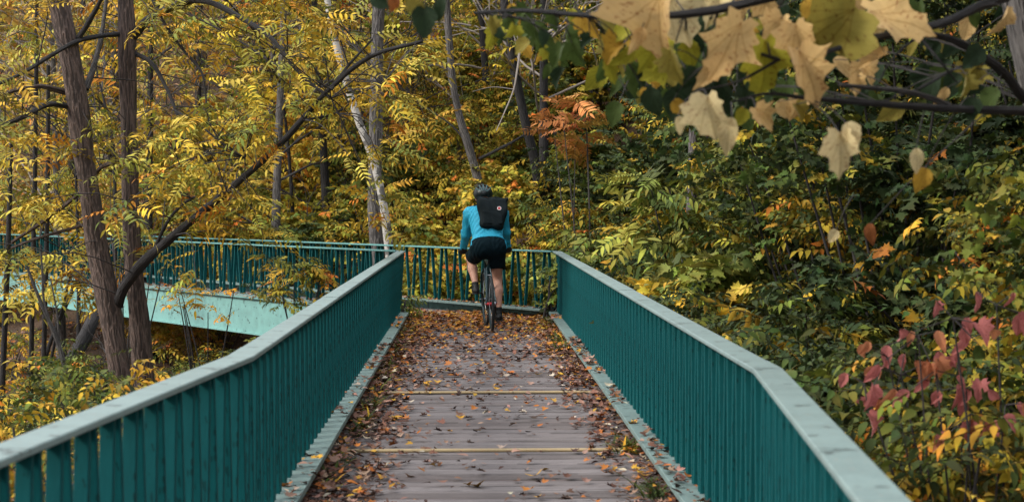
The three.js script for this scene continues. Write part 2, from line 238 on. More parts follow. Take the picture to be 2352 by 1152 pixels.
/** a cloud of sprays under a plant, places are local points; each geometry variant is one part */
function foliage(parent, places, geos, pal, r, { scale = 1, tilt = 0.7, material = M.leaf, name = 'foliage' } = {}) {
  const lists = geos.map(() => []); places.forEach((p, i) => lists[i % geos.length].push(p)); const c = new THREE.Color();
  geos.forEach((g, k) => { if (!lists[k].length) return; const im = new THREE.InstancedMesh(g, material, lists[k].length);
    lists[k].forEach((p, i) => { const yaw = p.yaw ?? r() * 6.283; im.setMatrixAt(i, M4(p.p || p, Q((r() - 0.5) * 2 * tilt, yaw, (r() - 0.6) * 1.4 * tilt, 'YZX'), scale * (0.7 + 0.6 * r()) * (p.s || 1))); im.setColorAt(i, pick(p.pal || pal, r, c)); });
    im.name = name; im.userData.kind = 'stuff'; parent.add(im); });
}
function branchWalk(start, dir, len, r0, depth, r, out, tips, opt = {}) {
  const pts = [start.clone()], d = dir.clone().normalize(), n = 5; for (let i = 0; i < n; i++) { d.add(V(r() - 0.5, (r() - 0.5) + (opt.lift ?? 0.05), r() - 0.5).multiplyScalar(opt.wander ?? 0.42)).normalize(); pts.push(pts[i].clone().addScaledVector(d, len / n)); }
  out.push(tube(pts, [r0, r0 * 0.8, r0 * 0.45], { sides: r0 > 0.02 ? 6 : 4, steps: 7, rough: 0.08, seed: Math.floor(r() * 9999), cap: false }));
  tips.push(...pts.slice(2)); if (depth > 0) for (let k = 0; k < (opt.kids ?? 3); k++) { const i = 1 + Math.floor(r() * (n - 0.01)), dd = d.clone().add(V(r() - 0.5, r() - 0.35, r() - 0.5).multiplyScalar(1.7)); branchWalk(pts[i], dd, len * (0.5 + 0.25 * r()), r0 * 0.5, depth - 1, r, out, tips, opt); }
}

// ------------------------------------------------------------------ terrain
const noise2 = (x, d) => fbm(x * 0.35 + 50, d * 0.35 + 50, 77, 1 << 16, 1 << 16, 3) - 0.5;
function groundY(X, D) {
  const t = X + 0.0253 * D, bank = Math.max(0, t - 1.35), left = Math.max(0, -X);
  let y = -1.9 + 0.8 * noise2(X, D) + 0.06 * Math.sin(X * 0.6 + D * 0.3);
  y += bank < 3 ? bank * 0.72 : 2.16 + (bank - 3) * 0.6;
  y += Math.max(0, D - (23.5 + 0.95 * left)) * (0.42 + 0.05 * Math.sin(X * 0.11)) + (D > 60 ? (D - 60) * 0.1 : 0);
  y += 0.02 * left * Math.max(0, 6 - D);
  return y;
}
{
  const pos = [], uv = [], idx = [], nx = 150, nz = 190; for (let j = 0; j <= nz; j++) for (let i = 0; i <= nx; i++) { const a = i / nx * 2 - 1, X = 95 * Math.sign(a) * Math.pow(Math.abs(a), 1.7), b = j / nz, D = -30 + 190 * Math.pow(b, 1.25); pos.push(X, groundY(X, D), -D); uv.push(X / 3, D / 3); }
  for (let j = 0; j < nz; j++) for (let i = 0; i < nx; i++) { const a = j * (nx + 1) + i; idx.push(a, a + 1, a + nx + 1, a + 1, a + nx + 2, a + nx + 1); }
  struct('ground', build(pos, idx, uv), M.ground);
}

// ------------------------------------------------------------------ the footbridge
const AX = -0.0253; // the deck runs slightly to one side of straight ahead
const onDeck = (u, D, y = 0) => V(u + AX * D, y, -D);
const LEG = V(-0.61, 0, -0.79).normalize(); // the second span turns off this way
const PW = { L: -0.965, R: 1.135 }; // picket lines beside the deck
const cornerL = onDeck(PW.L, 21.2), cornerR = onDeck(PW.R, 21.0);
const bendL = onDeck(PW.L, 6.5), bendR = onDeck(PW.R, 6.0);
const nearDir = V(-0.0706, 0, 1).normalize(); // towards the lens and past it
const nearL = bendL.clone().addScaledVector(nearDir, 6.5), nearR = bendR.clone().addScaledVector(nearDir, 6.0);
const legEndL = cornerL.clone().addScaledVector(LEG, 17), legEndR = cornerR.clone().addScaledVector(LEG, 19);
const CAPY = 0.92, TOEY = 0.135;
const pickGeo = [0, 1, 2].map(k => { const g = block(0.77, 0.02, 0.046, 0.003, k * 0.37, k * 0.21); g.rotateZ(Math.PI / 2); return g; });
const pointAt = (path, s) => { for (let i = 0; i < path.length - 1; i++) { const l = path[i].distanceTo(path[i + 1]); if (s <= l || i === path.length - 2) { const d = path[i + 1].clone().sub(path[i]).normalize(); return { p: path[i].clone().addScaledVector(d, s), d }; } s -= l; } };
const subPath = (path, s0, s1) => { const out = [pointAt(path, s0).p]; let acc = 0; for (let i = 1; i < path.length - 1; i++) { acc += path[i].distanceTo(path[i - 1]); if (acc > s0 + 0.01 && acc < s1 - 0.01) out.push(path[i].clone()); } out.push(pointAt(path, s1).p); return out; };
function railing(label, path, out, { pair, seams, from = 0.06, lean = 0.13, cap = M.cap }) { // out: +1 when the outer side lies on the sweep's positive side
  const g = thing('bridge_railing', label, 'railing'); let total = 0; for (let i = 1; i < path.length; i++) total += path[i].distanceTo(path[i - 1]);
  const cuts = [0, ...seams, total];
  for (let i = 0; i < cuts.length - 1; i++) { const pth = subPath(path, cuts[i] + (i ? 0.003 : 0), cuts[i + 1]); part('handrail', sweep(pth, boxOutline(-0.058, 0.058, CAPY - 0.022, CAPY - (i % 2) * 0.002, 0.004), out), cap, g); }
  part('toe_plate', sweep(path, [[-0.13, TOEY - 0.03], [-0.122, TOEY - 0.03], [-0.122, TOEY - 0.012], [0.112, TOEY - 0.012], [0.112, TOEY - 0.034], [0.122, TOEY - 0.034], [0.122, TOEY], [-0.127, TOEY], [-0.13, TOEY - 0.003]], out), M.toe, g);
  const n = Math.floor((total - from * 2) / (pair / 2)), h = CAPY - 0.022 - TOEY; 
  for (let i = 0; i < n; i++) { const { p, d } = pointAt(path, from + i * pair / 2); const m = part('picket', pickGeo[i % 3], M.picket, g); m.position.set(p.x, TOEY + h / 2, p.z); m.rotation.order = 'YXZ'; m.rotation.y = Math.atan2(-d.z, d.x); m.rotation.z = (i % 2 ? 1 : -1) * Math.atan(lean * pair * 2 / h); m.scale.y = h / 0.77 * 1.004; }
  return g;
}
railing('long teal steel railing with pale top beside the leaf-strewn left deck edge', [nearL, bendL, cornerL], -1, { pair: 0.225, seams: [6.9, 10.6, 16] });
railing('long teal steel railing with stained pale top in front of the shrub bank', [nearR, bendR, cornerR], 1, { pair: 0.225, seams: [6.3, 11.5, 17] });
railing('teal picket railing crossing behind the cyclist at the deck end', [cornerR.clone().addScaledVector(LEG, 0.07), legEndR], 1, { pair: 0.345, seams: [9], lean: 0.12, cap: M.capTeal });
railing('teal picket railing on top of the pale girder behind the two trunks', [cornerL.clone().addScaledVector(LEG, 0.07), legEndL], -1, { pair: 0.345, seams: [9], lean: 0.12, cap: M.capTeal });
const iBeam = (a, b, y0, y1, w) => [[a - w, y0], [b + w, y0], [b + w, y0 + 0.014], [b, y0 + 0.018], [b, y1 - 0.018], [b + w, y1 - 0.014], [b + w, y1], [a - w, y1], [a - w, y1 - 0.014], [a, y1 - 0.018], [a, y0 + 0.018], [a - w, y0 + 0.014]];
function girder(label, path, out) { const g = thing('bridge_girder', label, 'girder'); part('beam', sweep(path, iBeam(0.086, 0.1, -0.47, TOEY - 0.036, 0.06), out), M.girder, g); return g; }
girder('pale green steel girder under the railing behind the two trunks', [cornerL.clone().addScaledVector(LEG, 0.3), legEndL], -1);
girder('steel girder under the railing that crosses behind the cyclist', [cornerR.clone().addScaledVector(LEG, 0.1), legEndR], 1);
girder('steel girder under the long left railing of the deck', [nearL, bendL, cornerL], -1);
girder('steel girder under the long railing beside the shrub bank', [nearR, bendR, cornerR], 1);

{ // deck boards
  const deck = new THREE.Group(); deck.name = 'bridge_deck'; deck.userData.kind = 'structure'; deck.userData.label = 'weathered plank deck of the footbridge'; scene.add(deck); const r = rng(31);
  const geos = [0, 1, 2, 3, 4, 5].map(k => block(1, 0.045, 0.16, 0.008, k * 0.31, k * 0.17)); const onLeg = (c, D, o) => c.x + (-D - c.z) / LEG.z * LEG.x + o; // x on a span line at depth D
  for (let D = 1.5; D < 31; D += 0.18) {
    let a, b; if (D < 6.3) { const s = (6.3 - D); a = -1.0 - 0.159 - 0.0706 * s; b = 1.15 - 0.159 - 0.0706 * s; } else { a = PW.L - 0.02 + AX * D; b = PW.R + 0.02 + AX * D; }
    if (D > 20.9) b = Math.min(b, onLeg(cornerR, D, -0.04)); if (D > 21.15) a = onLeg(cornerL, D, 0.1); if (b - a < 0.3) continue;
    const m = part('plank', geos[Math.floor(r() * 6)], M.planks[Math.floor(r() * 5)], deck); m.position.set((a + b) / 2, -0.0235 - 0.008 * r(), -D); m.scale.x = b - a; m.rotation.y = D < 6.3 ? -0.05 : 0.025; m.rotation.x = 0.012 * (r() - 0.5); m.rotation.z = 0.002 * (r() - 0.5);
  }
  const j = (D, o) => sweep([onDeck(o, 1, -0.07), onDeck(o, 21, -0.07)], boxOutline(-0.05, 0.05, -0.2, 0, 0.004));
  for (const o of [-0.55, 0.1, 0.75]) part('joist', j(0, o), M.barkDark, deck);
}
for (const [D, label, a, b] of [[9.78, 'worn yellow strip across the deck boards, the one nearest the lens', -0.83, 0.99], [12.8, 'worn yellow strip across the deck boards, halfway to the cyclist', -0.72, 0.97]]) {
  const s = new THREE.Mesh(block(b - a, 0.016, 0.05, 0.004), M.strip); s.name = numbered('deck_strip'); s.position.copy(onDeck((a + b) / 2, D, 0.0085)); s.rotation.y = 0.028; tag(s, label, 'strip', 'yellow strips across the deck'); scene.add(s);
}

// ------------------------------------------------------------------ fallen leaves, moss and grass on the deck
const dryGeo = [0, 1, 2, 3].map(k => { const r = rng(300 + k); return blade(k % 2 ? MAPLE : OVATE, 0.062, { fold: 0.35 * (r() - 0.2), droop: 0.5 * (r() - 0.5), curl: 1.4 * (r() - 0.2), col: [1, 1, 1], tip: [0.8, 0.75, 0.75] }, k % 2 === 1); });
function dryMatrix(p, r, k = 1) { return M4(p, Q((r() - 0.5) * 0.7, r() * 6.283, (r() - 0.5) * 0.7), k * (0.38 + 0.95 * Math.pow(r(), 1.4))); }
{
  const r = rng(41), lists = dryGeo.map(() => []), c = new THREE.Color(), width = u => sstep(0.52, 0.98, Math.abs(u));
  const spots = []; for (let i = 0; i < 34000; i++) {
    const u = r() * 2 - 1, D = 5 + 17.5 * Math.pow(r(), 0.8), X = lerp(-0.93, 1.1, (u + 1) / 2); let w = 0.02 + 0.035 * sstep(10, 15, D) + 0.85 * (u < 0 ? sstep(0.45, 0.9, -u) : sstep(0.55, 0.95, u)) + 0.16 * sstep(13.5, 20, D) + 0.5 * sstep(19, 20.8, D) + 0.075 * Math.pow(fbm(X * 2 + 9, D * 1.4, 5, 999, 999, 3), 3) * 4;
    w *= 0.35 + 1.3 * fbm(X * 3 + 30, D * 2 + 10, 8, 999, 999, 2); if (r() > w) continue; const pile = (u < -0.75 || u > 0.8) ? 0.05 * r() : 0.012 * r(); spots.push([X, D, 0.006 + pile]);
  }
  for (let i = 0; i < 900; i++) { const sd = r() < 0.62 ? 1 : -1, D = 6 + 15 * Math.pow(r(), 0.7); if (fbm(D * 1.5, sd * 3 + 5, 3, 999, 999, 2) < 0.47) continue; spots.push([(sd > 0 ? PW.R - 0.125 + 0.1 * r() : PW.L + 0.125 - 0.1 * r()), D, TOEY + 0.006 + 0.012 * r()]); }
  for (let i = 0; i < 260; i++) { const q = cornerR.clone().addScaledVector(LEG, r() * 6); spots.push([q.x - 0.05 - 0.05 * r() - AX * -q.z, -q.z, TOEY + 0.008]); }
  for (let i = 0; i < 420; i++) { const q = cornerL.clone().addScaledVector(LEG, 0.5 + r() * 10), o = 0.05 + 0.12 * r(); spots.push([q.x - o * 0.79 - AX * -q.z, -q.z + o * -0.6, o > 0.12 ? TOEY - 0.028 : TOEY + 0.006]); }
  const lone = []; spots.forEach((s, i) => { if (i > 40 && lone.length < 90 && s[1] > 8.3 && s[1] < 16 && s[0] > -0.55 && s[0] < 0.75 && s[2] < 0.05) lone.push(s); else lists[i % 4].push(s); });
  lists.forEach((l, k) => { const im = new THREE.InstancedMesh(dryGeo[k], M.leafDry, l.length); l.forEach(([X, D, y], i) => { im.setMatrixAt(i, dryMatrix(onDeck(X, D, y), r)); im.setColorAt(i, pick(r() < sstep(15, 20, D) * 0.5 ? P.fresh : P.litter, r, c)); }); im.name = numbered('leaf_litter'); im.userData = { kind: 'stuff', label: 'brown and orange fallen leaves drifted along the deck edges', category: 'fallen leaves' }; scene.add(im); });
  const mats = P.litter.map(p => new THREE.MeshPhysicalMaterial({ color: lin(p[1], p[2], p[3]), vertexColors: true, roughness: 0.8, side: THREE.DoubleSide }));
  lone.forEach(([X, D, y], i) => { const m = new THREE.Mesh(dryGeo[i % 4], mats[Math.floor(r() * mats.length)]); m.name = numbered('fallen_leaf'); m.applyMatrix4(dryMatrix(onDeck(X, D, Math.max(0.008, y)), r, 1.25)); tag(m, 'single dry fallen leaf lying in the open middle of the deck', 'leaf', 'single fallen leaves on the open deck'); scene.add(m); });
  { const gp = []; for (let i = 0; i < 15000; i++) { const D = 9 + 30 * r(), X = -0.5 - (0.36 * D) * r(); if (fbm(X * 1.2 + 40, D * 1.2, 61, 9999, 9999, 2) < 0.38) continue; gp.push(V(X, groundY(X, D) + 0.03, -D)); } const gl = new THREE.InstancedMesh(dryGeo[1], M.leafDry, gp.length); gp.forEach((p, i) => { gl.setMatrixAt(i, dryMatrix(p, r, 1.9)); gl.setColorAt(i, pick(r() < 0.35 ? P.fresh : P.litter, r, c)); }); gl.name = numbered('leaf_litter'); gl.userData = { kind: 'stuff', label: 'fallen leaves covering the ground of the wood left of the deck', category: 'fallen leaves' }; scene.add(gl); }
  // grass and moss that grow in the dirt under the toe plate
  const bl = (() => { const gs = []; const q = rng(6); for (let i = 0; i < 7; i++) { const g = blade(LANCE, 0.07 + 0.06 * q(), { fold: 0.1, droop: 0.7, col: [0.8 + 0.4 * q(), 1, 0.8] }); g.scale(1, 1, 0.35); g.applyMatrix4(M4(V(0.02 * (q() - 0.5), 0, 0.02 * (q() - 0.5)), Q(0, q() * 6.28, 0.5 + 0.7 * q()))); gs.push(g); } return mergeGeometries(gs); })();
  const tufts = []; for (let i = 0; i < 700; i++) { const D = 7 + 14 * r(); if (fbm(D * 0.9, 4, 19, 999, 999, 3) < 0.46) continue; tufts.push(onDeck(PW.R - 0.12 - 0.13 * Math.pow(r(), 1.6), D, 0.0)); }
  for (let i = 0; i < 120; i++) tufts.push(onDeck(PW.L + 0.13 + 0.1 * r(), 7 + 14 * r(), 0));
  const im = new THREE.InstancedMesh(bl, M.leaf, tufts.length); tufts.forEach((p, i) => { im.setMatrixAt(i, M4(p, Q(0, r() * 6.28, 0), 0.6 + 0.8 * r())); im.setColorAt(i, pick(P.green, r, c)); }); im.name = 'grass'; im.userData = { kind: 'stuff', label: 'moss and short grass growing along the right kerb', category: 'grass' }; scene.add(im);
}

// ------------------------------------------------------------------ bicycle and rider
const RIDE = { pos: V(-0.243, 0, -18.95), rot: new THREE.Euler(0, 0.085, 0.028, 'YXZ') };
const L3 = (x, y, f) => V(x, y, -(f + 0.41)); // f: metres ahead of the bottom bracket
const MB = { frame: mat([0.008, 0.035, 0.045], { roughness: 0.3, metalness: 0.2 }), tyre: mat([0.012, 0.014, 0.016], { roughness: 0.75 }), rim: mat([0.02, 0.05, 0.06], { roughness: 0.3, metalness: 0.6 }), steel: mat([0.4, 0.42, 0.44], { roughness: 0.3, metalness: 1 }), red: mat([0.5, 0.02, 0.025], { roughness: 0.35 }), black: mat([0.005, 0.006, 0.007], { roughness: 0.6 }), white: mat([0.75, 0.75, 0.75], { roughness: 0.6 }) };
const rod = (a, b, r0, r1 = r0, n = 8) => tube([a, a.clone().lerp(b, 0.5), b], [r0, (r0 + r1) / 2, r1], { sides: n, steps: 2, rough: 0 });
{
  const b = thing('bicycle', 'dark slim-tyred bicycle under the cyclist, seen from behind', 'bicycle', null, RIDE.pos); b.rotation.copy(RIDE.rot);
  const frame = part('frame', mergeGeometries([rod(L3(0, 0.87, 0.4), L3(0, 0.72, 0.455), 0.02), rod(L3(0, 0.85, 0.41), L3(0, 0.79, -0.145), 0.016), rod(L3(0, 0.74, 0.45), L3(0, 0.28, 0), 0.021), rod(L3(0, 0.28, 0), L3(0, 0.82, -0.155), 0.016),
    ...[-1, 1].flatMap(s => [rod(L3(s * 0.018, 0.78, -0.145), L3(s * 0.062, 0.34, -0.41), 0.0085), rod(L3(s * 0.03, 0.285, -0.03), L3(s * 0.062, 0.34, -0.41), 0.011)]), rod(L3(-0.035, 0.28, 0), L3(0.035, 0.28, 0), 0.024)]), MB.frame, b);
  part('fork', mergeGeometries([-1, 1].map(s => tube([L3(s * 0.02, 0.73, 0.455), L3(s * 0.05, 0.66, 0.475), L3(s * 0.052, 0.5, 0.52), L3(s * 0.052, 0.34, 0.59)], [0.014, 0.014, 0.011, 0.008], { rough: 0 }))), MB.frame, b);
  part('seat_post', rod(L3(0, 0.81, -0.152), L3(0, 0.975, -0.2), 0.0135), MB.black, b);
  { const pos = [], idx = [], uv = []; const n = 12, m = 8; for (let i = 0; i <= n; i++) { const t = i / n, f = lerp(-0.33, -0.05, t), w = lerp(0.075, 0.018, sstep(0.15, 0.75, t)) * Math.sqrt(clamp(Math.min(t * 9 + 0.05, (1 - t) * 9 + 0.05), 0, 1)); for (let k = 0; k < m; k++) { const a = k / m * 6.283; pos.push(Math.cos(a) * w, 0.992 + 0.016 * Math.sin(a) + (t < 0.2 ? 0.012 * (1 - t * 5) : 0) - (Math.sin(a) < 0 ? 0.01 : 0), -(f + 0.41)); uv.push(t, k / m); } }
    for (let i = 0; i < n; i++) for (let k = 0; k < m; k++) { const a = i * m + k, c = i * m + (k + 1) % m; idx.push(a, c, a + m, c, c + m, a + m); } for (const e of [0, n * m]) for (let k = 1; k < m - 1; k++) idx.push(e, e + k, e + k + 1); const s = part('saddle', build(pos, idx, uv), MB.black, b); part('saddle_rail', mergeGeometries([-1, 1].map(q => tube([L3(q * 0.02, 0.98, -0.3), L3(q * 0.022, 0.962, -0.22), L3(q * 0.018, 0.975, -0.08)], [0.0035, 0.0035], { rough: 0 }))), MB.steel, s); }
  part('stem', rod(L3(0, 0.93, 0.385), L3(0, 0.95, 0.43), 0.016), MB.black, b); part('handlebar', tube([L3(-0.31, 0.955, 0.385), L3(-0.2, 0.957, 0.4), L3(0, 0.95, 0.43), L3(0.2, 0.957, 0.4), L3(0.31, 0.955, 0.385)], [0.013, 0.012, 0.015, 0.012, 0.013], { rough: 0, steps: 14 }), MB.black, b);
  const torus = (R, r, n = 48) => { const g = new THREE.TorusGeometry(R, r, 8, n); g.rotateY(Math.PI / 2); return g; };
  const wheel = (c, steer, rear) => { const w = new THREE.Group(); w.name = 'wheel'; w.position.copy(c); w.rotation.y = steer; b.add(w); part('tyre', torus(0.322, 0.0175), MB.tyre, w); const rm = new THREE.CylinderGeometry(0.306, 0.306, 0.019, 48, 1, true); rm.rotateZ(Math.PI / 2); const ri = torus(0.298, 0.009); part('rim', mergeGeometries([rm.toNonIndexed(), ri.toNonIndexed()]), MB.rim, w);
    const sp = []; for (let i = 0; i < 28; i++) { const a = i / 28 * 6.283, s = i % 2 ? 1 : -1, h = a + (i % 4 < 2 ? 0.9 : -0.9); sp.push(rod(V(s * 0.025, Math.sin(h) * 0.022, Math.cos(h) * 0.022), V(0, Math.sin(a) * 0.296, Math.cos(a) * 0.296), 0.0013, 0.0013, 3)); } part('spokes', mergeGeometries(sp), MB.steel, w);
    const hub = mergeGeometries([rod(V(-0.05, 0, 0), V(0.05, 0, 0), rear ? 0.021 : 0.016, rear ? 0.021 : 0.016, 10), rod(V(-0.075, 0, 0), V(0.075, 0, 0), 0.007)]); part('hub', hub, rear ? MB.red : MB.steel, w); return w; };
  wheel(L3(0, 0.34, -0.41), 0, true); wheel(L3(0, 0.34, 0.59), 0.05, false);
  const cr = part('chainring', (() => { const g = new THREE.CylinderGeometry(0.095, 0.095, 0.004, 32, 1); g.rotateZ(Math.PI / 2); g.translate(0.048, 0.28, -0.41); return g; })(), MB.black, b);
  part('cassette', (() => { const gs = [0.05, 0.043, 0.036, 0.03].map((q, i) => { const g = new THREE.CylinderGeometry(q, q, 0.004, 20); g.rotateZ(Math.PI / 2); g.translate(0.03 + i * 0.007, 0.34, 0); return g; }); return mergeGeometries(gs); })(), MB.steel, b);
  part('chain', mergeGeometries([rod(L3(0.048, 0.374, 0), L3(0.042, 0.385, -0.41), 0.004), rod(L3(0.048, 0.186, 0), L3(0.042, 0.25, -0.38), 0.004)]), MB.black, b); part('derailleur', mergeGeometries([rod(L3(0.05, 0.32, -0.42), L3(0.05, 0.27, -0.39), 0.012), rod(L3(0.05, 0.27, -0.39), L3(0.048, 0.22, -0.37), 0.01)]), MB.black, b);
  part('crank', rod(L3(0.06, 0.28, 0), L3(0.07, 0.11, 0.0), 0.011), MB.black, b); part('crank', rod(L3(-0.06, 0.28, 0), L3(-0.075, 0.45, 0.0), 0.011), MB.black, b);
  for (const [x0, x1, y] of [[0.075, 0.155, 0.105], [-0.19, -0.08, 0.455]]) { const g = block(x1 - x0, 0.02, 0.08, 0.004); g.translate((x0 + x1) / 2, y, -0.41); part('pedal', g, MB.black, b); }
  part('brake', mergeGeometries([rod(L3(-0.03, 0.68, -0.2), L3(0.03, 0.68, -0.2), 0.01), rod(L3(0.03, 0.68, -0.2), L3(0.03, 0.63, -0.22), 0.008), rod(L3(-0.03, 0.68, -0.2), L3(-0.03, 0.63, -0.22), 0.008)]), MB.steel, b);
  part('brake_lever', mergeGeometries([-1, 1].map(s => tube([L3(s * 0.2, 0.96, 0.41), L3(s * 0.22, 0.95, 0.46), L3(s * 0.29, 0.93, 0.47)], [0.008, 0.006], { rough: 0 }))), MB.steel, b);
}
// signed-distance modelling for the body, clothes and bag
function cap3(a, b, ra, rb) { const ab = b.clone().sub(a), l2 = ab.lengthSq() || 1e-9; return (x, y, z) => { const px = x - a.x, py = y - a.y, pz = z - a.z, t = clamp((px * ab.x + py * ab.y + pz * ab.z) / l2, 0, 1); return Math.hypot(px - ab.x * t, py - ab.y * t, pz - ab.z * t) - (ra + (rb - ra) * t); }; }
const smin = (a, b, k) => { const h = Math.max(k - Math.abs(a - b), 0) / k; return Math.min(a, b) - h * h * k * 0.25; };
const join = (fs, k) => (x, y, z) => { let d = 1e9; for (const f of fs) d = smin(d, f(x, y, z), k); return d; };
function nets(f, lo, hi, cell) { // surface nets: one vertex per crossed cell
  const nx = Math.ceil((hi.x - lo.x) / cell), ny = Math.ceil((hi.y - lo.y) / cell), nz = Math.ceil((hi.z - lo.z) / cell), S = (i, j, k) => (k * (ny + 1) + j) * (nx + 1) + i, d = new Float32Array((nx + 1) * (ny + 1) * (nz + 1));
  for (let k = 0; k <= nz; k++) for (let j = 0; j <= ny; j++) for (let i = 0; i <= nx; i++) d[S(i, j, k)] = f(lo.x + i * cell, lo.y + j * cell, lo.z + k * cell);
  const id = new Int32Array(d.length).fill(-1), pos = [], idx = [];
  const E = []; for (let a = 0; a < 8; a++) for (const b of [1, 2, 4]) if (!(a & b)) E.push([a, a | b]);
  for (let k = 0; k < nz; k++) for (let j = 0; j < ny; j++) for (let i = 0; i < nx; i++) { let x = 0, y = 0, z = 0, n = 0; for (const [a, b] of E) { const da = d[S(i + (a & 1), j + (a >> 1 & 1), k + (a >> 2))], db = d[S(i + (b & 1), j + (b >> 1 & 1), k + (b >> 2))]; if ((da < 0) !== (db < 0)) { const t = da / (da - db); x += lerp(a & 1, b & 1, t); y += lerp(a >> 1 & 1, b >> 1 & 1, t); z += lerp(a >> 2, b >> 2, t); n++; } } if (n) { id[S(i, j, k)] = pos.length / 3; pos.push(lo.x + (i + x / n) * cell, lo.y + (j + y / n) * cell, lo.z + (k + z / n) * cell); } }
  const q = (a, b, c, e, flip) => { if (a < 0 || b < 0 || c < 0 || e < 0) return; flip ? idx.push(a, c, b, a, e, c) : idx.push(a, b, c, a, c, e); };
  for (let k = 1; k < nz; k++) for (let j = 1; j < ny; j++) for (let i = 1; i < nx; i++) { const s = d[S(i, j, k)] < 0; if (s !== d[S(i + 1, j, k)] < 0) q(id[S(i, j - 1, k - 1)], id[S(i, j, k - 1)], id[S(i, j, k)], id[S(i, j - 1, k)], !s); if (s !== d[S(i, j + 1, k)] < 0) q(id[S(i - 1, j, k - 1)], id[S(i, j, k - 1)], id[S(i, j, k)], id[S(i - 1, j, k)], s); if (s !== d[S(i, j, k + 1)] < 0) q(id[S(i - 1, j - 1, k)], id[S(i, j - 1, k)], id[S(i, j, k)], id[S(i - 1, j, k)], !s); }
  const uv = []; for (let i = 0; i < pos.length; i += 3) uv.push(pos[i] * 4, pos[i + 1] * 4 + pos[i + 2] * 2); return build(pos, idx, uv);
}
{
  const J = (x, y, f) => L3(x, y, f);
  const torsoF = g => [cap3(J(-0.085, 1.03, -0.2), J(0.085, 1.03, -0.2), 0.125 + g, 0.125 + g), cap3(J(-0.05, 1.08, -0.17), J(-0.07, 1.36, 0.0), 0.115 + g, 0.125 + g), cap3(J(0.05, 1.08, -0.17), J(0.07, 1.36, 0.0), 0.115 + g, 0.125 + g), cap3(J(-0.185, 1.435, 0.08), J(0.185, 1.435, 0.08), 0.07 + g, 0.07 + g), cap3(J(-0.1, 1.4, 0.05), J(0.1, 1.4, 0.05), 0.11 + g, 0.11 + g)];
  const armF = (s, g) => [cap3(J(s * 0.205, 1.43, 0.085), J(s * 0.245, 1.19, 0.2), 0.062 + g, 0.046 + g), cap3(J(s * 0.245, 1.19, 0.2), J(s * 0.28, 0.985, 0.355), 0.045 + g, 0.031 + g)];
  const legF = (s, g) => s > 0 ? [cap3(J(0.095, 1.0, -0.19), J(0.115, 0.63, 0.05), 0.1 + g, 0.062 + g), cap3(J(0.115, 0.63, 0.045), J(0.118, 0.48, -0.02), 0.056 + g, 0.056 + g), cap3(J(0.118, 0.48, -0.02), J(0.115, 0.21, -0.075), 0.055 + g, 0.034 + g)] : [cap3(J(-0.095, 1.0, -0.19), J(-0.19, 0.875, 0.205), 0.1 + g, 0.064 + g), cap3(J(-0.19, 0.87, 0.2), J(-0.182, 0.75, 0.09), 0.056 + g, 0.057 + g), cap3(J(-0.182, 0.75, 0.09), J(-0.16, 0.55, -0.055), 0.056 + g, 0.034 + g)];
  const footF = (s, g) => s > 0 ? [cap3(J(0.115, 0.21, -0.075), J(0.115, 0.155, -0.09), 0.034 + g, 0.034 + g), cap3(J(0.115, 0.15, -0.1), J(0.12, 0.142, 0.03), 0.033 + g, 0.038 + g), cap3(J(0.12, 0.142, 0.03), J(0.122, 0.135, 0.13), 0.037 + g, 0.025 + g)] : [cap3(J(-0.16, 0.55, -0.055), J(-0.16, 0.495, -0.085), 0.034 + g, 0.034 + g), cap3(J(-0.16, 0.485, -0.1), J(-0.16, 0.49, 0.03), 0.033 + g, 0.038 + g), cap3(J(-0.16, 0.49, 0.03), J(-0.16, 0.485, 0.13), 0.037 + g, 0.025 + g)];
  const HX = -0.02, head = [cap3(J(HX, 1.64, 0.165), J(HX, 1.67, 0.21), 0.088, 0.085), cap3(J(HX, 1.585, 0.24), J(HX, 1.56, 0.265), 0.055, 0.04), cap3(J(HX, 1.64, 0.29), J(HX, 1.61, 0.312), 0.014, 0.017), cap3(J(HX - 0.035, 1.655, 0.275), J(HX + 0.035, 1.655, 0.275), 0.022, 0.022), cap3(J(HX - 0.025, 1.575, 0.29), J(HX + 0.025, 1.575, 0.29), 0.012, 0.012), cap3(J(HX - 0.09, 1.645, 0.185), J(HX - 0.092, 1.605, 0.195), 0.018, 0.012), cap3(J(HX + 0.09, 1.645, 0.185), J(HX + 0.092, 1.605, 0.195), 0.018, 0.012)];
  const neck = cap3(J(0, 1.45, 0.09), J(HX, 1.6, 0.165), 0.062, 0.06);
  const person = thing('person', 'cyclist in turquoise long-sleeved top and dark shorts riding away', 'person', null, RIDE.pos); person.rotation.copy(RIDE.rot);
  const skin = mat([0.5, 0.27, 0.195], { roughness: 0.6 }), lo = V(-0.42, 0.06, -1.15), hi = V(0.42, 1.9, 0.12);
  part('body', nets((() => { const a = join([...torsoF(-0.012), ...armF(-1, 0), ...armF(1, 0), ...legF(-1, 0), ...legF(1, 0), neck, cap3(J(-0.28, 0.985, 0.355), J(-0.283, 0.965, 0.385), 0.026, 0.02), cap3(J(0.28, 0.985, 0.355), J(0.283, 0.965, 0.385), 0.026, 0.02)], 0.035), h = join(head, 0.02), ft = join([...footF(-1, -0.006), ...footF(1, -0.006)], 0.02); return (x, y, z) => smin(smin(a(x, y, z), h(x, y, z), 0.03), ft(x, y, z), 0.02); })(), lo, hi, 0.012), skin, person);
  // top: ends at the waist, at the wrists and below the neck
  const fold = (x, y, z) => 0.0045 * Math.sin(38 * y + 22 * x + 9 * Math.sin(14 * z + 11 * x)) * Math.sin(9 * x + 13 * z + 2) + 0.003 * Math.sin(70 * (y - 0.7 * z) + 6 * Math.sin(19 * x));
  const top = join([...torsoF(0.015), ...armF(-1, 0.012), ...armF(1, 0.012)], 0.045);
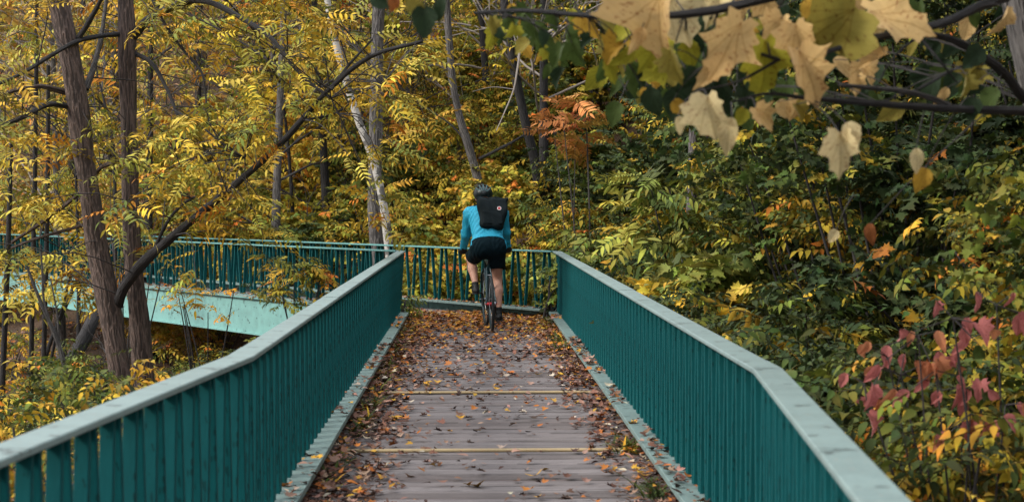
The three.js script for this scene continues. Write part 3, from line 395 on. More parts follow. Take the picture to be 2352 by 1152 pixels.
  part('shirt', nets((x, y, z) => { const f = -z - 0.41, along = (y - 1.05) * 0.82 + (f + 0.19) * 0.57; const arm = Math.abs(x) > 0.2; const cutW = arm ? -1 : 0.0 + 0.03 - along; const wr = arm ? (0.982 - y) : -1; const nk = (y - 1.5) * 0.8 - (f - 0.1) * 0.2 - 0.005 + (Math.abs(x) > 0.09 ? -0.1 : 0); return Math.max(top(x, y, z) + fold(x, y, z) * (arm ? 1 : sstep(0.02, 0.14, along)), cutW, wr, nk); }, V(-0.42, 0.95, -1.0), V(0.42, 1.62, 0.1), 0.008), mat([0.008, 0.32, 0.5], { map: T.fabric, roughness: 0.7 }), person);
  const sh = join([cap3(J(-0.085, 1.03, -0.2), J(0.085, 1.03, -0.2), 0.136, 0.136), cap3(J(0, 1.05, -0.19), J(0, 1.13, -0.14), 0.136, 0.12), cap3(J(0.095, 1.0, -0.19), J(0.12, 0.66, 0.035), 0.118, 0.1), cap3(J(-0.095, 1.0, -0.19), J(-0.185, 0.875, 0.19), 0.118, 0.098)], 0.05);
  part('shorts', nets((x, y, z) => { const f = -z - 0.41; const hemR = x > 0 ? 0.735 - y - f * 0.15 : -1, hemL = x < 0 ? (f - 0.1) * 0.93 - (y - 0.9) * 0.35 : -1, waist = (y - 1.13) * 0.82 + (f + 0.14) * 0.57; return Math.max(sh(x, y, z) + 0.8 * fold(x * 1.2, y * 0.9 + 2, z), hemR, hemL, waist); }, V(-0.36, 0.66, -0.75), V(0.34, 1.25, 0.1), 0.01), new THREE.MeshPhysicalMaterial({ color: lin(0.0025, 0.011, 0.016), specularIntensity: 0.2, map: T.fabric, roughness: 0.85 }), person);
  for (const s of [-1, 1]) {
    const fs = join(footF(s, 0.006), 0.02), sx = s > 0 ? 0.115 : -0.16, yy = s > 0 ? 0.15 : 0.49; const shoe = part('shoe', nets((x, y, z) => Math.max(fs(x, y, z), yy - 0.034 - y, y - yy - 0.075), V(sx - 0.07, yy - 0.08, -0.62), V(sx + 0.07, yy + 0.12, -0.24), 0.006), MB.black, person);
    const sole = nets((x, y, z) => Math.max(fs(x, yy - 0.02, z) - 0.004, yy - 0.043 - y, y - yy + 0.03), V(sx - 0.07, yy - 0.06, -0.62), V(sx + 0.07, yy, -0.24), 0.006); part('sole', sole, MB.tyre, shoe);
    const ak = s > 0 ? [J(0.115, 0.27, -0.063), J(0.115, 0.19, -0.08)] : [J(-0.163, 0.58, -0.035), J(-0.16, 0.52, -0.068)]; part('sock', tube([ak[0], ak[0].clone().lerp(ak[1], 0.5), ak[1]], [0.044, 0.041, 0.042], { sides: 12, rough: 0.02 }), mat([0.006, 0.008, 0.009]), person);
    // gloved hand closed on the bar: palm behind, four fingers over the front, thumb round the underside from the inner side
    const hx = s * 0.283, by = 0.955, bf = 0.392, fs2 = [cap3(J(s * 0.274, 1.012, 0.334), J(hx, 0.972, 0.375), 0.042, 0.041), cap3(J(hx - 0.03, 0.966, 0.374), J(hx + 0.03, 0.966, 0.374), 0.028, 0.026)];
    const fin = []; for (let k = 0; k < 4; k++) { const x = hx + (k - 1.5) * 0.021, r0 = 0.0105 - 0.0006 * Math.abs(k - 1.2), ln = [0.94, 1.05, 1, 0.82][s > 0 ? 3 - k : k]; fin.push(cap3(J(x, by + 0.022, bf - 0.006), J(x, by + 0.014, bf + 0.024 * ln), r0, r0), cap3(J(x, by + 0.014, bf + 0.024 * ln), J(x, by - 0.014, bf + 0.022 * ln), r0, r0 * 0.95), cap3(J(x, by - 0.014, bf + 0.022 * ln), J(x, by - 0.024, bf + 0.004), r0 * 0.95, r0 * 0.85)); }
    const ti = hx - s * 0.036; fin.push(cap3(J(ti, by + 0.012, bf - 0.018), J(ti - s * 0.012, by - 0.012, bf - 0.008), 0.012, 0.011), cap3(J(ti - s * 0.012, by - 0.012, bf - 0.008), J(ti - s * 0.004, by - 0.026, bf + 0.012), 0.011, 0.009));
    const pa = join(fs2, 0.02), fi = join(fin, 0.004); part('glove', nets((x, y, z) => smin(pa(x, y, z), fi(x, y, z), 0.008) - 0.002, V(hx - 0.08, 0.9, -0.88), V(hx + 0.08, 1.07, -0.68), 0.004), MB.black, person);
  }
  { // helmet with lengthwise vents and pale ribs
    const c = J(HX, 1.68, 0.195), shell = (x, y, z, g) => { const X = (x - c.x) / (0.121 + g), Y = (y - c.y) / (0.112 + g), Z = (z - c.z) / (0.155 + g); return (Math.hypot(X, Y, Z) - 1) * 0.105; };
    const vent = (x, y, z) => { let d = 1; for (const k of [-0.062, -0.022, 0.022, 0.062]) { const dx = Math.abs(x - c.x - k) - 0.0095, dz = Math.min(Math.abs(z - c.z - 0.055) - 0.045, Math.abs(z - c.z + 0.055) - 0.045); d = Math.min(d, Math.max(dx, dz)); } return d; };
    const h = part('helmet', nets((x, y, z) => { const o = shell(x, y, z, 0), i = shell(x, y, z, -0.02), rim = c.y - 0.048 - 0.1 * Math.max(0, Math.abs(z - c.z) - 0.1) - y - 0.02 * Math.cos((z - c.z) * 16); const v = vent(x, y, z); return Math.max(o, -i, rim, y > c.y - 0.005 ? -v : -1); }, V(c.x - 0.14, c.y - 0.12, c.z - 0.18), V(c.x + 0.14, c.y + 0.13, c.z + 0.18), 0.0055), mat([0.005, 0.011, 0.013], { roughness: 0.35 }), person);
    const rib = []; for (const k of [-0.9, -0.42, 0, 0.42, 0.9]) { const pts = []; for (let i = 0; i <= 8; i++) { const a = lerp(0.35, 2.7, i / 8); pts.push(V(c.x + 0.123 * Math.sin(k) * Math.sin(a), c.y + 0.114 * Math.cos(k) * Math.sin(a), c.z + 0.157 * Math.cos(a))); } rib.push(tube(pts, [0.004, 0.006, 0.004], { sides: 5, rough: 0 })); } part('helmet_rib', mergeGeometries(rib), mat([0.02, 0.11, 0.12], { roughness: 0.3 }), h);
    part('chin_strap', mergeGeometries([-1, 1].map(s => tube([V(c.x + s * 0.098, c.y - 0.03, c.z + 0.03), V(c.x + s * 0.094, c.y - 0.09, c.z - 0.03), V(c.x + s * 0.03, c.y - 0.155, c.z - 0.075)], [0.004, 0.004], { sides: 4, rough: 0 }))), MB.black, h);
    part('hair', nets((x, y, z) => Math.max(Math.hypot(x - HX, (y - 1.655) * 0.9, z - J(0, 0, 0.175).z) - 0.098, y - 1.66, 1.585 - y, J(0, 0, 0.19).z - z), V(HX - 0.12, 1.56, -0.66), V(HX + 0.12, 1.7, -0.42), 0.006), mat([0.05, 0.035, 0.028], { roughness: 0.9 }), person);
  }
  // backpack on the upper back, tilted with it
  const bp = thing('backpack', 'black roll-top backpack with a round red and white badge worn by the cyclist', 'backpack', null, RIDE.pos); bp.rotation.copy(RIDE.rot);
  const B = new THREE.Group(); B.position.copy(J(0.065, 1.425, -0.135)); B.rotation.set(-0.36, 0, -0.05); B.scale.set(1.06, 1.02, 1); 
  const bm = new THREE.MeshPhysicalMaterial({ color: lin(0.0025, 0.0075, 0.0095), specularIntensity: 0.3, map: T.fabric, roughness: 0.7 }), into = (name, g, m) => { B.updateMatrix(); g.applyMatrix4(B.matrix); return part(name, g, m, bp); };
  const wr = (x, y) => 0.008 * Math.sin(24 * y + 5 * Math.sin(13 * x)) + 0.006 * Math.sin(31 * x + 17 * y);
  into('bag', nets((x, y, z) => { const w = lerp(0.135, 0.19, sstep(-0.22, 0.2, y)), dz = lerp(0.075, 0.045, sstep(0.0, 0.22, y)); const qx = Math.abs(x) - w + 0.045, qy = Math.abs(y) - 0.2 + 0.045, qz = Math.abs(z) - dz + 0.04; return Math.hypot(Math.max(qx, 0), Math.max(qy, 0), Math.max(qz, 0)) + Math.min(Math.max(qx, qy, qz), 0) - 0.042 + wr(x, y) * (z > 0 ? 1 : 0.3); }, V(-0.25, -0.26, -0.13), V(0.25, 0.26, 0.13), 0.009), bm);
  into('roll_top', (() => { const pts = []; for (let i = 0; i <= 8; i++) pts.push(V(lerp(-0.185, 0.185, i / 8), 0.188 + 0.008 * Math.sin(i * 1.7), 0.005)); return tube(pts, [0.02, 0.026, 0.024, 0.027, 0.02], { sides: 9, rough: 0.06 }); })(), bm);
  into('pocket', (() => { const g = nets((x, y, z) => { const qx = Math.abs(x) - 0.1, qy = Math.abs(y + 0.07) - 0.075, qz = Math.abs(z - 0.068) - 0.006; return Math.hypot(Math.max(qx, 0), Math.max(qy, 0), Math.max(qz, 0)) + Math.min(Math.max(qx, qy, qz), 0) - 0.012 + 0.4 * wr(y, x); }, V(-0.13, -0.18, 0.02), V(0.13, 0.04, 0.11), 0.008); return g; })(), bm);
  const disc = (r, z) => { const g = new THREE.CylinderGeometry(r, r, 0.006, 24); g.rotateX(Math.PI / 2); g.translate(0.075, 0.045, z); return g; };
  const badge = into('badge', disc(0.024, 0.082), MB.white); B.updateMatrix(); { const g = disc(0.0165, 0.0845); g.applyMatrix4(B.matrix); part('badge_centre', g, MB.red, badge); }
  for (const s of [-1, 1]) part('shoulder_strap', (() => { const g = tube([J(s * 0.09 + 0.03, 1.53, 0.005), J(s * 0.13, 1.525, 0.09), J(s * 0.14, 1.44, 0.175), J(s * 0.15, 1.3, 0.13), J(s * 0.17, 1.25, 0.02), J(s * 0.1 + 0.03, 1.24, -0.15)], [0.016, 0.02, 0.018, 0.012, 0.01], { sides: 6, rough: 0, steps: 24 }); return g; })(), bm, bp);
}

// ------------------------------------------------------------------ trees
const sh = (g, o) => { g.translate(-o.x, -o.y, -o.z); return g; };
/** trunk: [[px, py, width px], ...] from the top down, at one depth; limbs the same with their own depths */
function tree(name, label, group, { D, trunk, m = M.bark, limbs = [], rough = 0.07, sides = 12, foot = true }) {
  const pts = trunk.map(([x, y, w, d]) => at(x, y, d || D)), rad = trunk.map(([, , w, d]) => w / 2 * (d || D) / F);
  if (foot) { const a = pts[pts.length - 2], b = pts[pts.length - 1], g = groundY(b.x, -b.z); if (b.y > g) { const k = b.y - g + 0.15, dx = clamp((b.x - a.x) / Math.max(0.2, a.y - b.y), -0.3, 0.3); pts.push(V(b.x + dx * k * 0.6, b.y - k * 0.75, b.z), V(b.x + dx * k * 0.8, g - 0.15, b.z)); rad.push(rad[rad.length - 1] * 1.06, rad[rad.length - 1] * 1.45); } }
  const base = pts[pts.length - 1].clone(), t = thing(name, label, 'tree', group, base);
  part('trunk', sh(tube(pts, rad, { sides, steps: pts.length * 6, rough, seed: Math.abs(trunk[0][0]) | 0 }), base), m, t);
  t.userData.limbs = []; const nodes = [];
  for (const l of limbs) { const q = l.p.map(([x, y, d], i) => at(x, y, d || lerp(l.d?.[0] || D, l.d?.[1] || D, i / (l.p.length - 1)))), n = q.length, rr = q.map((_, i) => lerp(l.w[0], l.w[1], i / (n - 1)) / 2 * D / F); part('branch', sh(tube(q, rr, { sides: 7, rough: 0.1, seed: l.p[0][0] + 7 }), base), l.m || m, t); nodes.push(...q); for (let i = 0; i < n - 1; i++) nodes.push(q[i].clone().lerp(q[i + 1], 0.5)); }
  return { t, base, nodes, pts };
}
const leftA = tree('leaning_tree', 'thick brown leaning trunk with a long branch rising across the footbridge', 'two large trunks in front of the girder', { D: 19, sides: 16, trunk: [[100, -240, 36], [112, -120, 40], [128, -20, 46], [152, 100, 48], [176, 230, 50], [198, 400, 48], [222, 560, 50], [246, 680, 54], [262, 780, 50], [280, 880, 54]], limbs: [
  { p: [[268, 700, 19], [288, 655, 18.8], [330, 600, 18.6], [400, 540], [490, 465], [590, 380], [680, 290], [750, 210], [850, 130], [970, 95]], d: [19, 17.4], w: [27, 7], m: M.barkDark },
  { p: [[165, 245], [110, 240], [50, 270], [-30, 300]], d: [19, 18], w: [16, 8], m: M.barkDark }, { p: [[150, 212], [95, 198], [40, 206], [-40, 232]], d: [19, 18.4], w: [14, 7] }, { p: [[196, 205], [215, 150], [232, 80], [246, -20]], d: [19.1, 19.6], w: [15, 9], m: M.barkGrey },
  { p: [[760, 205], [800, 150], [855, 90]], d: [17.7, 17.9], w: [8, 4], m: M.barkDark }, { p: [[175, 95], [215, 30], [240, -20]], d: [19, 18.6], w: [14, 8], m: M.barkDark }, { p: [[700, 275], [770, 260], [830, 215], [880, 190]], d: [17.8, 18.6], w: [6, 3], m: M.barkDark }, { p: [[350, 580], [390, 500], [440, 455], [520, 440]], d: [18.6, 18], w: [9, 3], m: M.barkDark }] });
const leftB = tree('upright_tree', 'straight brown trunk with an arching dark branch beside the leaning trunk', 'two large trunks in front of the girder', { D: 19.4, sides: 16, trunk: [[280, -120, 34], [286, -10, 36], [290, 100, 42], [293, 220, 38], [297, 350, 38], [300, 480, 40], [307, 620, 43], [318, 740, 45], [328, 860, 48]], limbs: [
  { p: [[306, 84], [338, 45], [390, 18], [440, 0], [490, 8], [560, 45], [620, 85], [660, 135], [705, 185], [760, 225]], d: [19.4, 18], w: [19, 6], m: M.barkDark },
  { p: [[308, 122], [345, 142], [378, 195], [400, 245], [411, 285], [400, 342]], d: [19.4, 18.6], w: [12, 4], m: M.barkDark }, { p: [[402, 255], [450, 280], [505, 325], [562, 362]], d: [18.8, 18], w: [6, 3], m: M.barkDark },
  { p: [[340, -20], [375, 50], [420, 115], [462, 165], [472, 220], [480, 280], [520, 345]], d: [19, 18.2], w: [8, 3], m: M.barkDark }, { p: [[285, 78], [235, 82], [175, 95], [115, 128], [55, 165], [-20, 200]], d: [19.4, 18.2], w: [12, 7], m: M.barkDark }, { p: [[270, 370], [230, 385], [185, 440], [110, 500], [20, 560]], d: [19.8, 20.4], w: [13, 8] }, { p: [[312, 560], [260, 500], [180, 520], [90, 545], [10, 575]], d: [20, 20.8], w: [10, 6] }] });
{ // feathered yellow leaves on thin twigs, gathered in layered sprays round the limbs
  const r = rng(505); const spec = [[leftA, 0], [leftB, 1]].map(([o]) => ({ o, tw: [], places: [], n: 0 }));
  const mats = P.gold.map(p => new THREE.MeshPhysicalMaterial({ color: lin(p[1], p[2], p[3]), vertexColors: true, roughness: 0.85, specularIntensity: 0.25, transmission: 0.32, thickness: 0, side: THREE.DoubleSide }));
  const dens = (x, y) => { let w = 0.35; if (x < 330 && y > 160) w = 0.75; if (x > 300 && x < 660 && y > 270 && y < 560) w = 0.85; if (x > 480 && x < 960 && y < 270) w = 0.8; if (y < 130 && x < 300) w = 0.75; if (x > 640 && y > 300) w = 0.22; if (x > 120 && x < 340 && y < 160) w *= 0.5; if (y > 470 && x < 260) w = 0.9; else if (y > 560) w *= 0.18; return w; };
  for (let i = 0, tries = 0; i < 200 && tries < 5000; tries++) {
    const x = -60 + 1060 * r(), y = -60 + 760 * r(); if (r() > dens(x, y)) continue; const trunkish = x > 110 && x < 345 && !(y > 285 && y < 520 && x > 200), D = trunkish ? 19.9 + 1.6 * r() : 16.8 + 4.2 * r(), c = at(x, y, D), s = spec[i % 2]; let best = null, bd = 1e9; for (const n of s.o.nodes) { const d = n.distanceTo(c) + (n.y > c.y + 0.6 ? 0.4 : 0); if (d < bd) { bd = d; best = n; } } i++;
    const mid = best.clone().lerp(c, 0.5).add(V((r() - 0.5) * 0.25, 0.12 + 0.15 * r(), (r() - 0.5) * 0.25)); s.tw.push(sh(tube([best, mid, c], [0.009, 0.006, 0.003], { sides: 4, steps: 6, rough: 0.05, cap: false }), s.o.base));
    const k = 4 + Math.floor(r() * 6), flat = r() * 6.28, pal = r() < 0.55 ? P.gold : r() < 0.6 ? [[3, 0.26, 0.25, 0.045], [2, 0.36, 0.3, 0.05], [1, 0.5, 0.36, 0.05]] : P.amber; for (let j = 0; j < k; j++) { const t = r(), q = mid.clone().lerp(c, 0.35 + 0.75 * t).add(V((r() - 0.5) * 0.16, (r() - 0.5) * 0.08, (r() - 0.5) * 0.16)).sub(s.o.base); s.places.push({ p: q, yaw: flat + (j % 2 ? 0.9 : -0.9) + (r() - 0.5) * 1.2, pal }); }
  }
  spec.forEach((s, si) => { const tw = part('twigs', mergeGeometries(s.tw), M.twig, s.o.t); tw.userData.kind = 'stuff'; const own = s.places.filter((_, i) => i % 6 === 0).slice(0, 110), rest = s.places.filter((_, i) => i % 6 !== 0 || i / 6 >= 110);
    own.forEach((p, i) => { const m = part('leaf', G.feather[i % 3], mats[Math.floor(r() * 3.6)], s.o.t); m.applyMatrix4(M4(p.p, Q((r() - 0.5) * 0.9, p.yaw, (r() - 0.75) * 0.9, 'YZX'), 0.75 + 0.55 * r())); }); foliage(s.o.t, rest, G.feather, P.gold, r, { tilt: 0.85, name: 'crown' }); });
}
const stemTree = (label, px, py0, py1, w, D, lean, m, group, name = 'slender_tree') => tree(name, label, group, { D, trunk: [[px + lean, py0, w * 0.7], [px + lean * 0.5 + 3, lerp(py0, py1, 0.45), w * 0.9], [px, py1, w]], m, sides: 7, rough: 0.06 });
const g1 = 'dark slender stems at the left';
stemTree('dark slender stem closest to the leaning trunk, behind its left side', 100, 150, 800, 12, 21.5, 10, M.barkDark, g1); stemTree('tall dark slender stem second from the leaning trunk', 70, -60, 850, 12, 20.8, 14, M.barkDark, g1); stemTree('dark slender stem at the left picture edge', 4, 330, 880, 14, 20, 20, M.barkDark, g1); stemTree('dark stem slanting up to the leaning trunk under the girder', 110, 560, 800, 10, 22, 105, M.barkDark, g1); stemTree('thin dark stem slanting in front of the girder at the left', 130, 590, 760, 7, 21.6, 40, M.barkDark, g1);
const sapling = tree('sapling', 'brown forked sapling rising behind the near left railing', null, { D: 13, m: M.barkGrey, sides: 8, trunk: [[60, 610, 6], [95, 700, 8], [128, 775, 11], [150, 850, 12], [178, 930, 14]], limbs: [{ p: [[120, 760], [100, 690], [96, 620], [92, 560]], w: [7, 3] }, { p: [[135, 790], [130, 720], [115, 640]], w: [6, 3] }, { p: [[150, 850], [132, 780], [120, 700]], w: [5, 2] }] });
const fallen = (() => { const a = at(90, 880, 24.5), b = at(225, 715, 26); a.y = groundY(a.x, -a.z) + 0.1; const o = thing('fallen_log', 'dark fallen log sloping under the pale girder at the left', 'log', null, a.clone()); part('log', sh(tube([a, a.clone().lerp(b, 0.5), b], [0.13, 0.12, 0.1], { sides: 10, rough: 0.1 }), a), M.barkDark, o); })();

// the wood behind the bridge
const bir = tree('birch_tree', 'white-barked birch leaning in front of a grey trunk', null, { D: 25.3, m: M.birch, sides: 10, rough: 0.05, trunk: [[742, -60, 14], [766, 80, 16], [796, 190, 17], [824, 280, 18], [850, 345, 19], [868, 410, 19], [882, 480, 20], [890, 540, 21]] });
tree('grey_tree', 'straight grey trunk standing behind the white birch', null, { D: 25.9, m: M.barkGrey, sides: 10, trunk: [[872, -60, 28], [866, 150, 30], [862, 330, 32], [860, 470, 33], [866, 560, 34]] });
const lean2 = tree('crooked_tree', 'crooked dark trunk bending above the cyclist', null, { D: 28.2, m: M.barkGrey, sides: 9, trunk: [[1022, -60, 14], [1032, 100, 17], [1040, 190, 17], [1056, 270, 18], [1078, 340, 19], [1100, 420, 20], [1118, 520, 20]], limbs: [{ p: [[1040, 165], [1000, 150], [960, 158]], w: [8, 4] }, { p: [[1085, 345], [1040, 290], [960, 235]], w: [6, 3], m: M.twig }, { p: [[1100, 365], [1170, 330], [1230, 300], [1300, 310]], w: [8, 4], m: M.barkDark }] });
tree('dark_tree', 'dark trunk slanting behind the cyclist to the right of the crooked trunk', null, { D: 29, m: M.barkDark, sides: 9, trunk: [[1150, -60, 18], [1175, 120, 20], [1200, 250, 22], [1228, 370, 24], [1245, 480, 25]] });
tree('straight_tree', 'straight narrow trunk rising through the shrubs on the bank', null, { D: 16.2, m: mat([0.22, 0.195, 0.2], { map: T.bark, bumpMap: T.bark, bumpScale: 0.012, roughness: 0.95 }), sides: 10, trunk: [[1602, -60, 20], [1598, 150, 22], [1593, 330, 24], [1590, 480, 25], [1588, 600, 26]] });
{ // pale bare twig hanging beside the dark trunk
  const p = [[1290, 60], [1200, 105], [1190, 150], [1180, 205], [1160, 255], [1140, 300]].map(([x, y]) => at(x, y, 22)); const o = thing('bare_twig', 'pale bare forked twig hanging above the cyclist', 'twig', null, p[0].clone()); part('stem', sh(tube(p, [0.02, 0.014, 0.006], { sides: 5 }), p[0]), M.twigPale, o); part('fork', sh(tube([p[3], at(1130, 200, 22), at(1085, 210, 22)], [0.009, 0.004], { sides: 4 }), p[0]), M.twigPale, o);
}
function bushAt(name, label, group, X, D, o, r, extra) { // leafy shrub with several stems
  const y0 = o.y0 ?? groundY(X, D), base = V(X, y0, -D), t = thing(name, label, o.cat || 'shrub', group, base), places = [];
  const clumps = []; for (let i = 0; i < (o.clumps || 10); i++) { const a = r() * 6.28, q = Math.sqrt(r()), h = r(); clumps.push(V(Math.cos(a) * q * o.rx, o.lift + (h - 0.5) * 2 * o.ry * (1 - 0.4 * q), Math.sin(a) * q * (o.rz || o.rx))); }
  const per = Math.floor(o.n / clumps.length); for (const c of clumps) { const cp = r() < 0.4 && o.pal2 ? o.pal2 : o.pal; for (let i = 0; i < per; i++) { const v = V(r() - 0.5, r() - 0.5, r() - 0.5).normalize().multiplyScalar(Math.pow(r(), 0.5)); places.push({ p: V(c.x + v.x * o.cr * 1.25, c.y + v.y * o.cr * 0.8, c.z + v.z * o.cr * 1.25), pal: cp }); } }
  const clear = o.y0 !== undefined ? places : places.filter(({ p }) => { const x = p.x + X, d = -(p.z - D), u = x - AX * d; return !(d < 21.6 && u > PW.L - 0.3 && u < PW.R + 0.4 && p.y + y0 > -0.6) && !(d >= 21.2 && p.y + y0 > -0.3 && p.y + y0 < 2.5 && x > cornerL.x - (d - 21.2) * 0.772 - (o.hang ? 0.05 : 0.3) && x < cornerR.x - (d - 21) * 0.772 + 0.4); });
  const st = []; for (const c of clumps) if (r() < 0.75) { const s = V((r() - 0.5) * 0.25, -0.1, (r() - 0.5) * 0.25); st.push(tube([s, s.clone().lerp(c, 0.5).add(V((r() - 0.5) * 0.2, 0.15, (r() - 0.5) * 0.2)), c], [0.02, 0.013, 0.006], { sides: 5, steps: 6, rough: 0.1, seed: Math.floor(r() * 999) })); }
  if (st.length) { const q = part('stems', mergeGeometries(st), o.pale ? M.twigPale : M.twig, t); q.userData.kind = 'stuff'; }
  foliage(t, clear, o.geo, o.pal, r, { scale: o.scale || 1, tilt: o.tilt || 0.75 }); if (extra) extra(t); return t;
}
{ // the bank on the right: rows of shrubs climbing away from the railing
  const r = rng(901); let k = 0; const nth = ['first', 'second', 'third', 'fourth', 'fifth', 'sixth', 'seventh', 'eighth', 'ninth', 'tenth', 'eleventh', 'twelfth', 'thirteenth', 'fourteenth', 'fifteenth'], rowOf = ['the row beside the railing', 'the second row up the bank', 'the third row up the bank', 'the fourth row up the bank', 'the topmost row of the bank'], cnt = [0, 0, 0, 0, 0], cnt2 = [0, 0, 0];
  for (let D = 6.3; D < 24; D += 1.55) for (let c = 0; c < 5; c++) { const X = 2.1 + AX * D + c * 1.35 + 0.5 * (r() - 0.5), d = D + 0.7 * (r() - 0.5); if (X > 0.345 * d + 1.2 || (Math.abs(CX + X / d * F - 1590) < 90 && d < 16.2 && d > 13)) continue; const pal = k % 5 === 0 ? P.mixed : k % 3 === 0 ? P.green : P.deep; k++;
    bushAt('bank_shrub', `${pal === P.mixed ? 'green and yellow' : pal === P.green ? 'mid green' : 'dark green'} shrub, ${nth[cnt[c]++]} from the lens in ${rowOf[c]}`, 'dark green shrubs covering the bank', X, d, { rx: 0.75, ry: 1.15 + 0.25 * r(), lift: 1.25, cr: 0.36, clumps: 18, n: 900, geo: k % 4 === 0 ? G.maple : k % 7 === 0 ? G.lance : G.ovate, pal, pal2: k % 4 ? P.green : P.olive, scale: (D < 9 ? 0.5 : 0.62) + 0.22 * r() }, r); }
  for (let D = 11; D < 26; D += 2.2) for (let c = 0; c < 3; c++) { const X = 2.8 + c * 1.7 + 0.6 * (r() - 0.5); if (X > 0.34 * D + 0.8) continue; k++; bushAt('bank_tree', `small leafy tree above the bank, ${nth[cnt2[c]++]} from the lens in ${['the railing-side line', 'the middle line', 'the outer line'][c]}`, 'small trees above the bank shrubs', X, D + r(), { cat: 'tree', rx: 1.0, ry: 1.3, lift: 3.0, cr: 0.45, clumps: 17, n: 950, geo: k % 2 ? G.maple : G.ovate, pal: k % 3 ? P.deep : P.green, pal2: k % 4 ? P.green : P.olive, scale: D < 15 ? 0.55 : 0.66 }, r); }
  bushAt('yellow_shrub', 'bright yellow shrub beside the bend of the railing, below the pink leaves', null, 2.1, 8.2, { rx: 0.6, ry: 0.45, lift: 1.05, cr: 0.26, clumps: 12, n: 330, geo: G.ovate, pal: P.amber, pal2: P.gold, scale: 0.8 }, r);
  bushAt('yellow_green_shrub', 'yellow-green broad-leaved shrub leaning over the railing, halfway along', null, 1.78, 14, { rx: 0.5, ry: 0.5, lift: 2.1, cr: 0.3, clumps: 11, n: 330, geo: G.maple, pal: P.lime, pal2: P.gold, scale: 1.05 }, r);
  bushAt('golden_shrub', 'golden narrow-leaved shrub in front of the straight narrow trunk', null, 1.85, 15.3, { rx: 0.6, ry: 0.8, lift: 2.55, cr: 0.3, clumps: 10, n: 250, geo: [...G.lance, ...G.sumac], pal: P.gold, pal2: P.lime, scale: 1 }, r);
  bushAt('pale_green_shrub', 'pale lime shrub beyond the far corner of the railing', null, 1.05, 23.2, { rx: 0.65, ry: 0.6, lift: 2.35, cr: 0.3, clumps: 9, n: 210, geo: [G.maple[0], ...G.ovate], pal: P.lime, scale: 1.15, pale: true }, r);
  bushAt('sumac_shrub', 'orange-red feathery sumac rising above the pale lime shrub', null, 1.15, 24.5, { rx: 0.55, ry: 0.5, lift: 4.05, cr: 0.28, clumps: 6, n: 42, geo: G.sumac, pal: P.sumac, scale: 1.1 }, r);
  bushAt('corner_vine', 'green vine climbing the railing corner at the end of the shrub bank', null, 0.5, 20.7, { rx: 0.12, ry: 0.4, lift: 0.5, cr: 0.12, clumps: 7, n: 42, geo: G.maple, pal: P.lime, pal2: P.green, scale: 0.5, y0: 0.02, cat: 'vine' }, r);
  bushAt('corner_weed', 'small leafy weed at the far end of the left railing', null, -1.38, 20.6, { rx: 0.1, ry: 0.14, lift: 0.26, cr: 0.12, clumps: 4, n: 22, geo: G.lance, pal: P.lime, scale: 0.55, y0: 0.02, cat: 'weed' }, r);
}
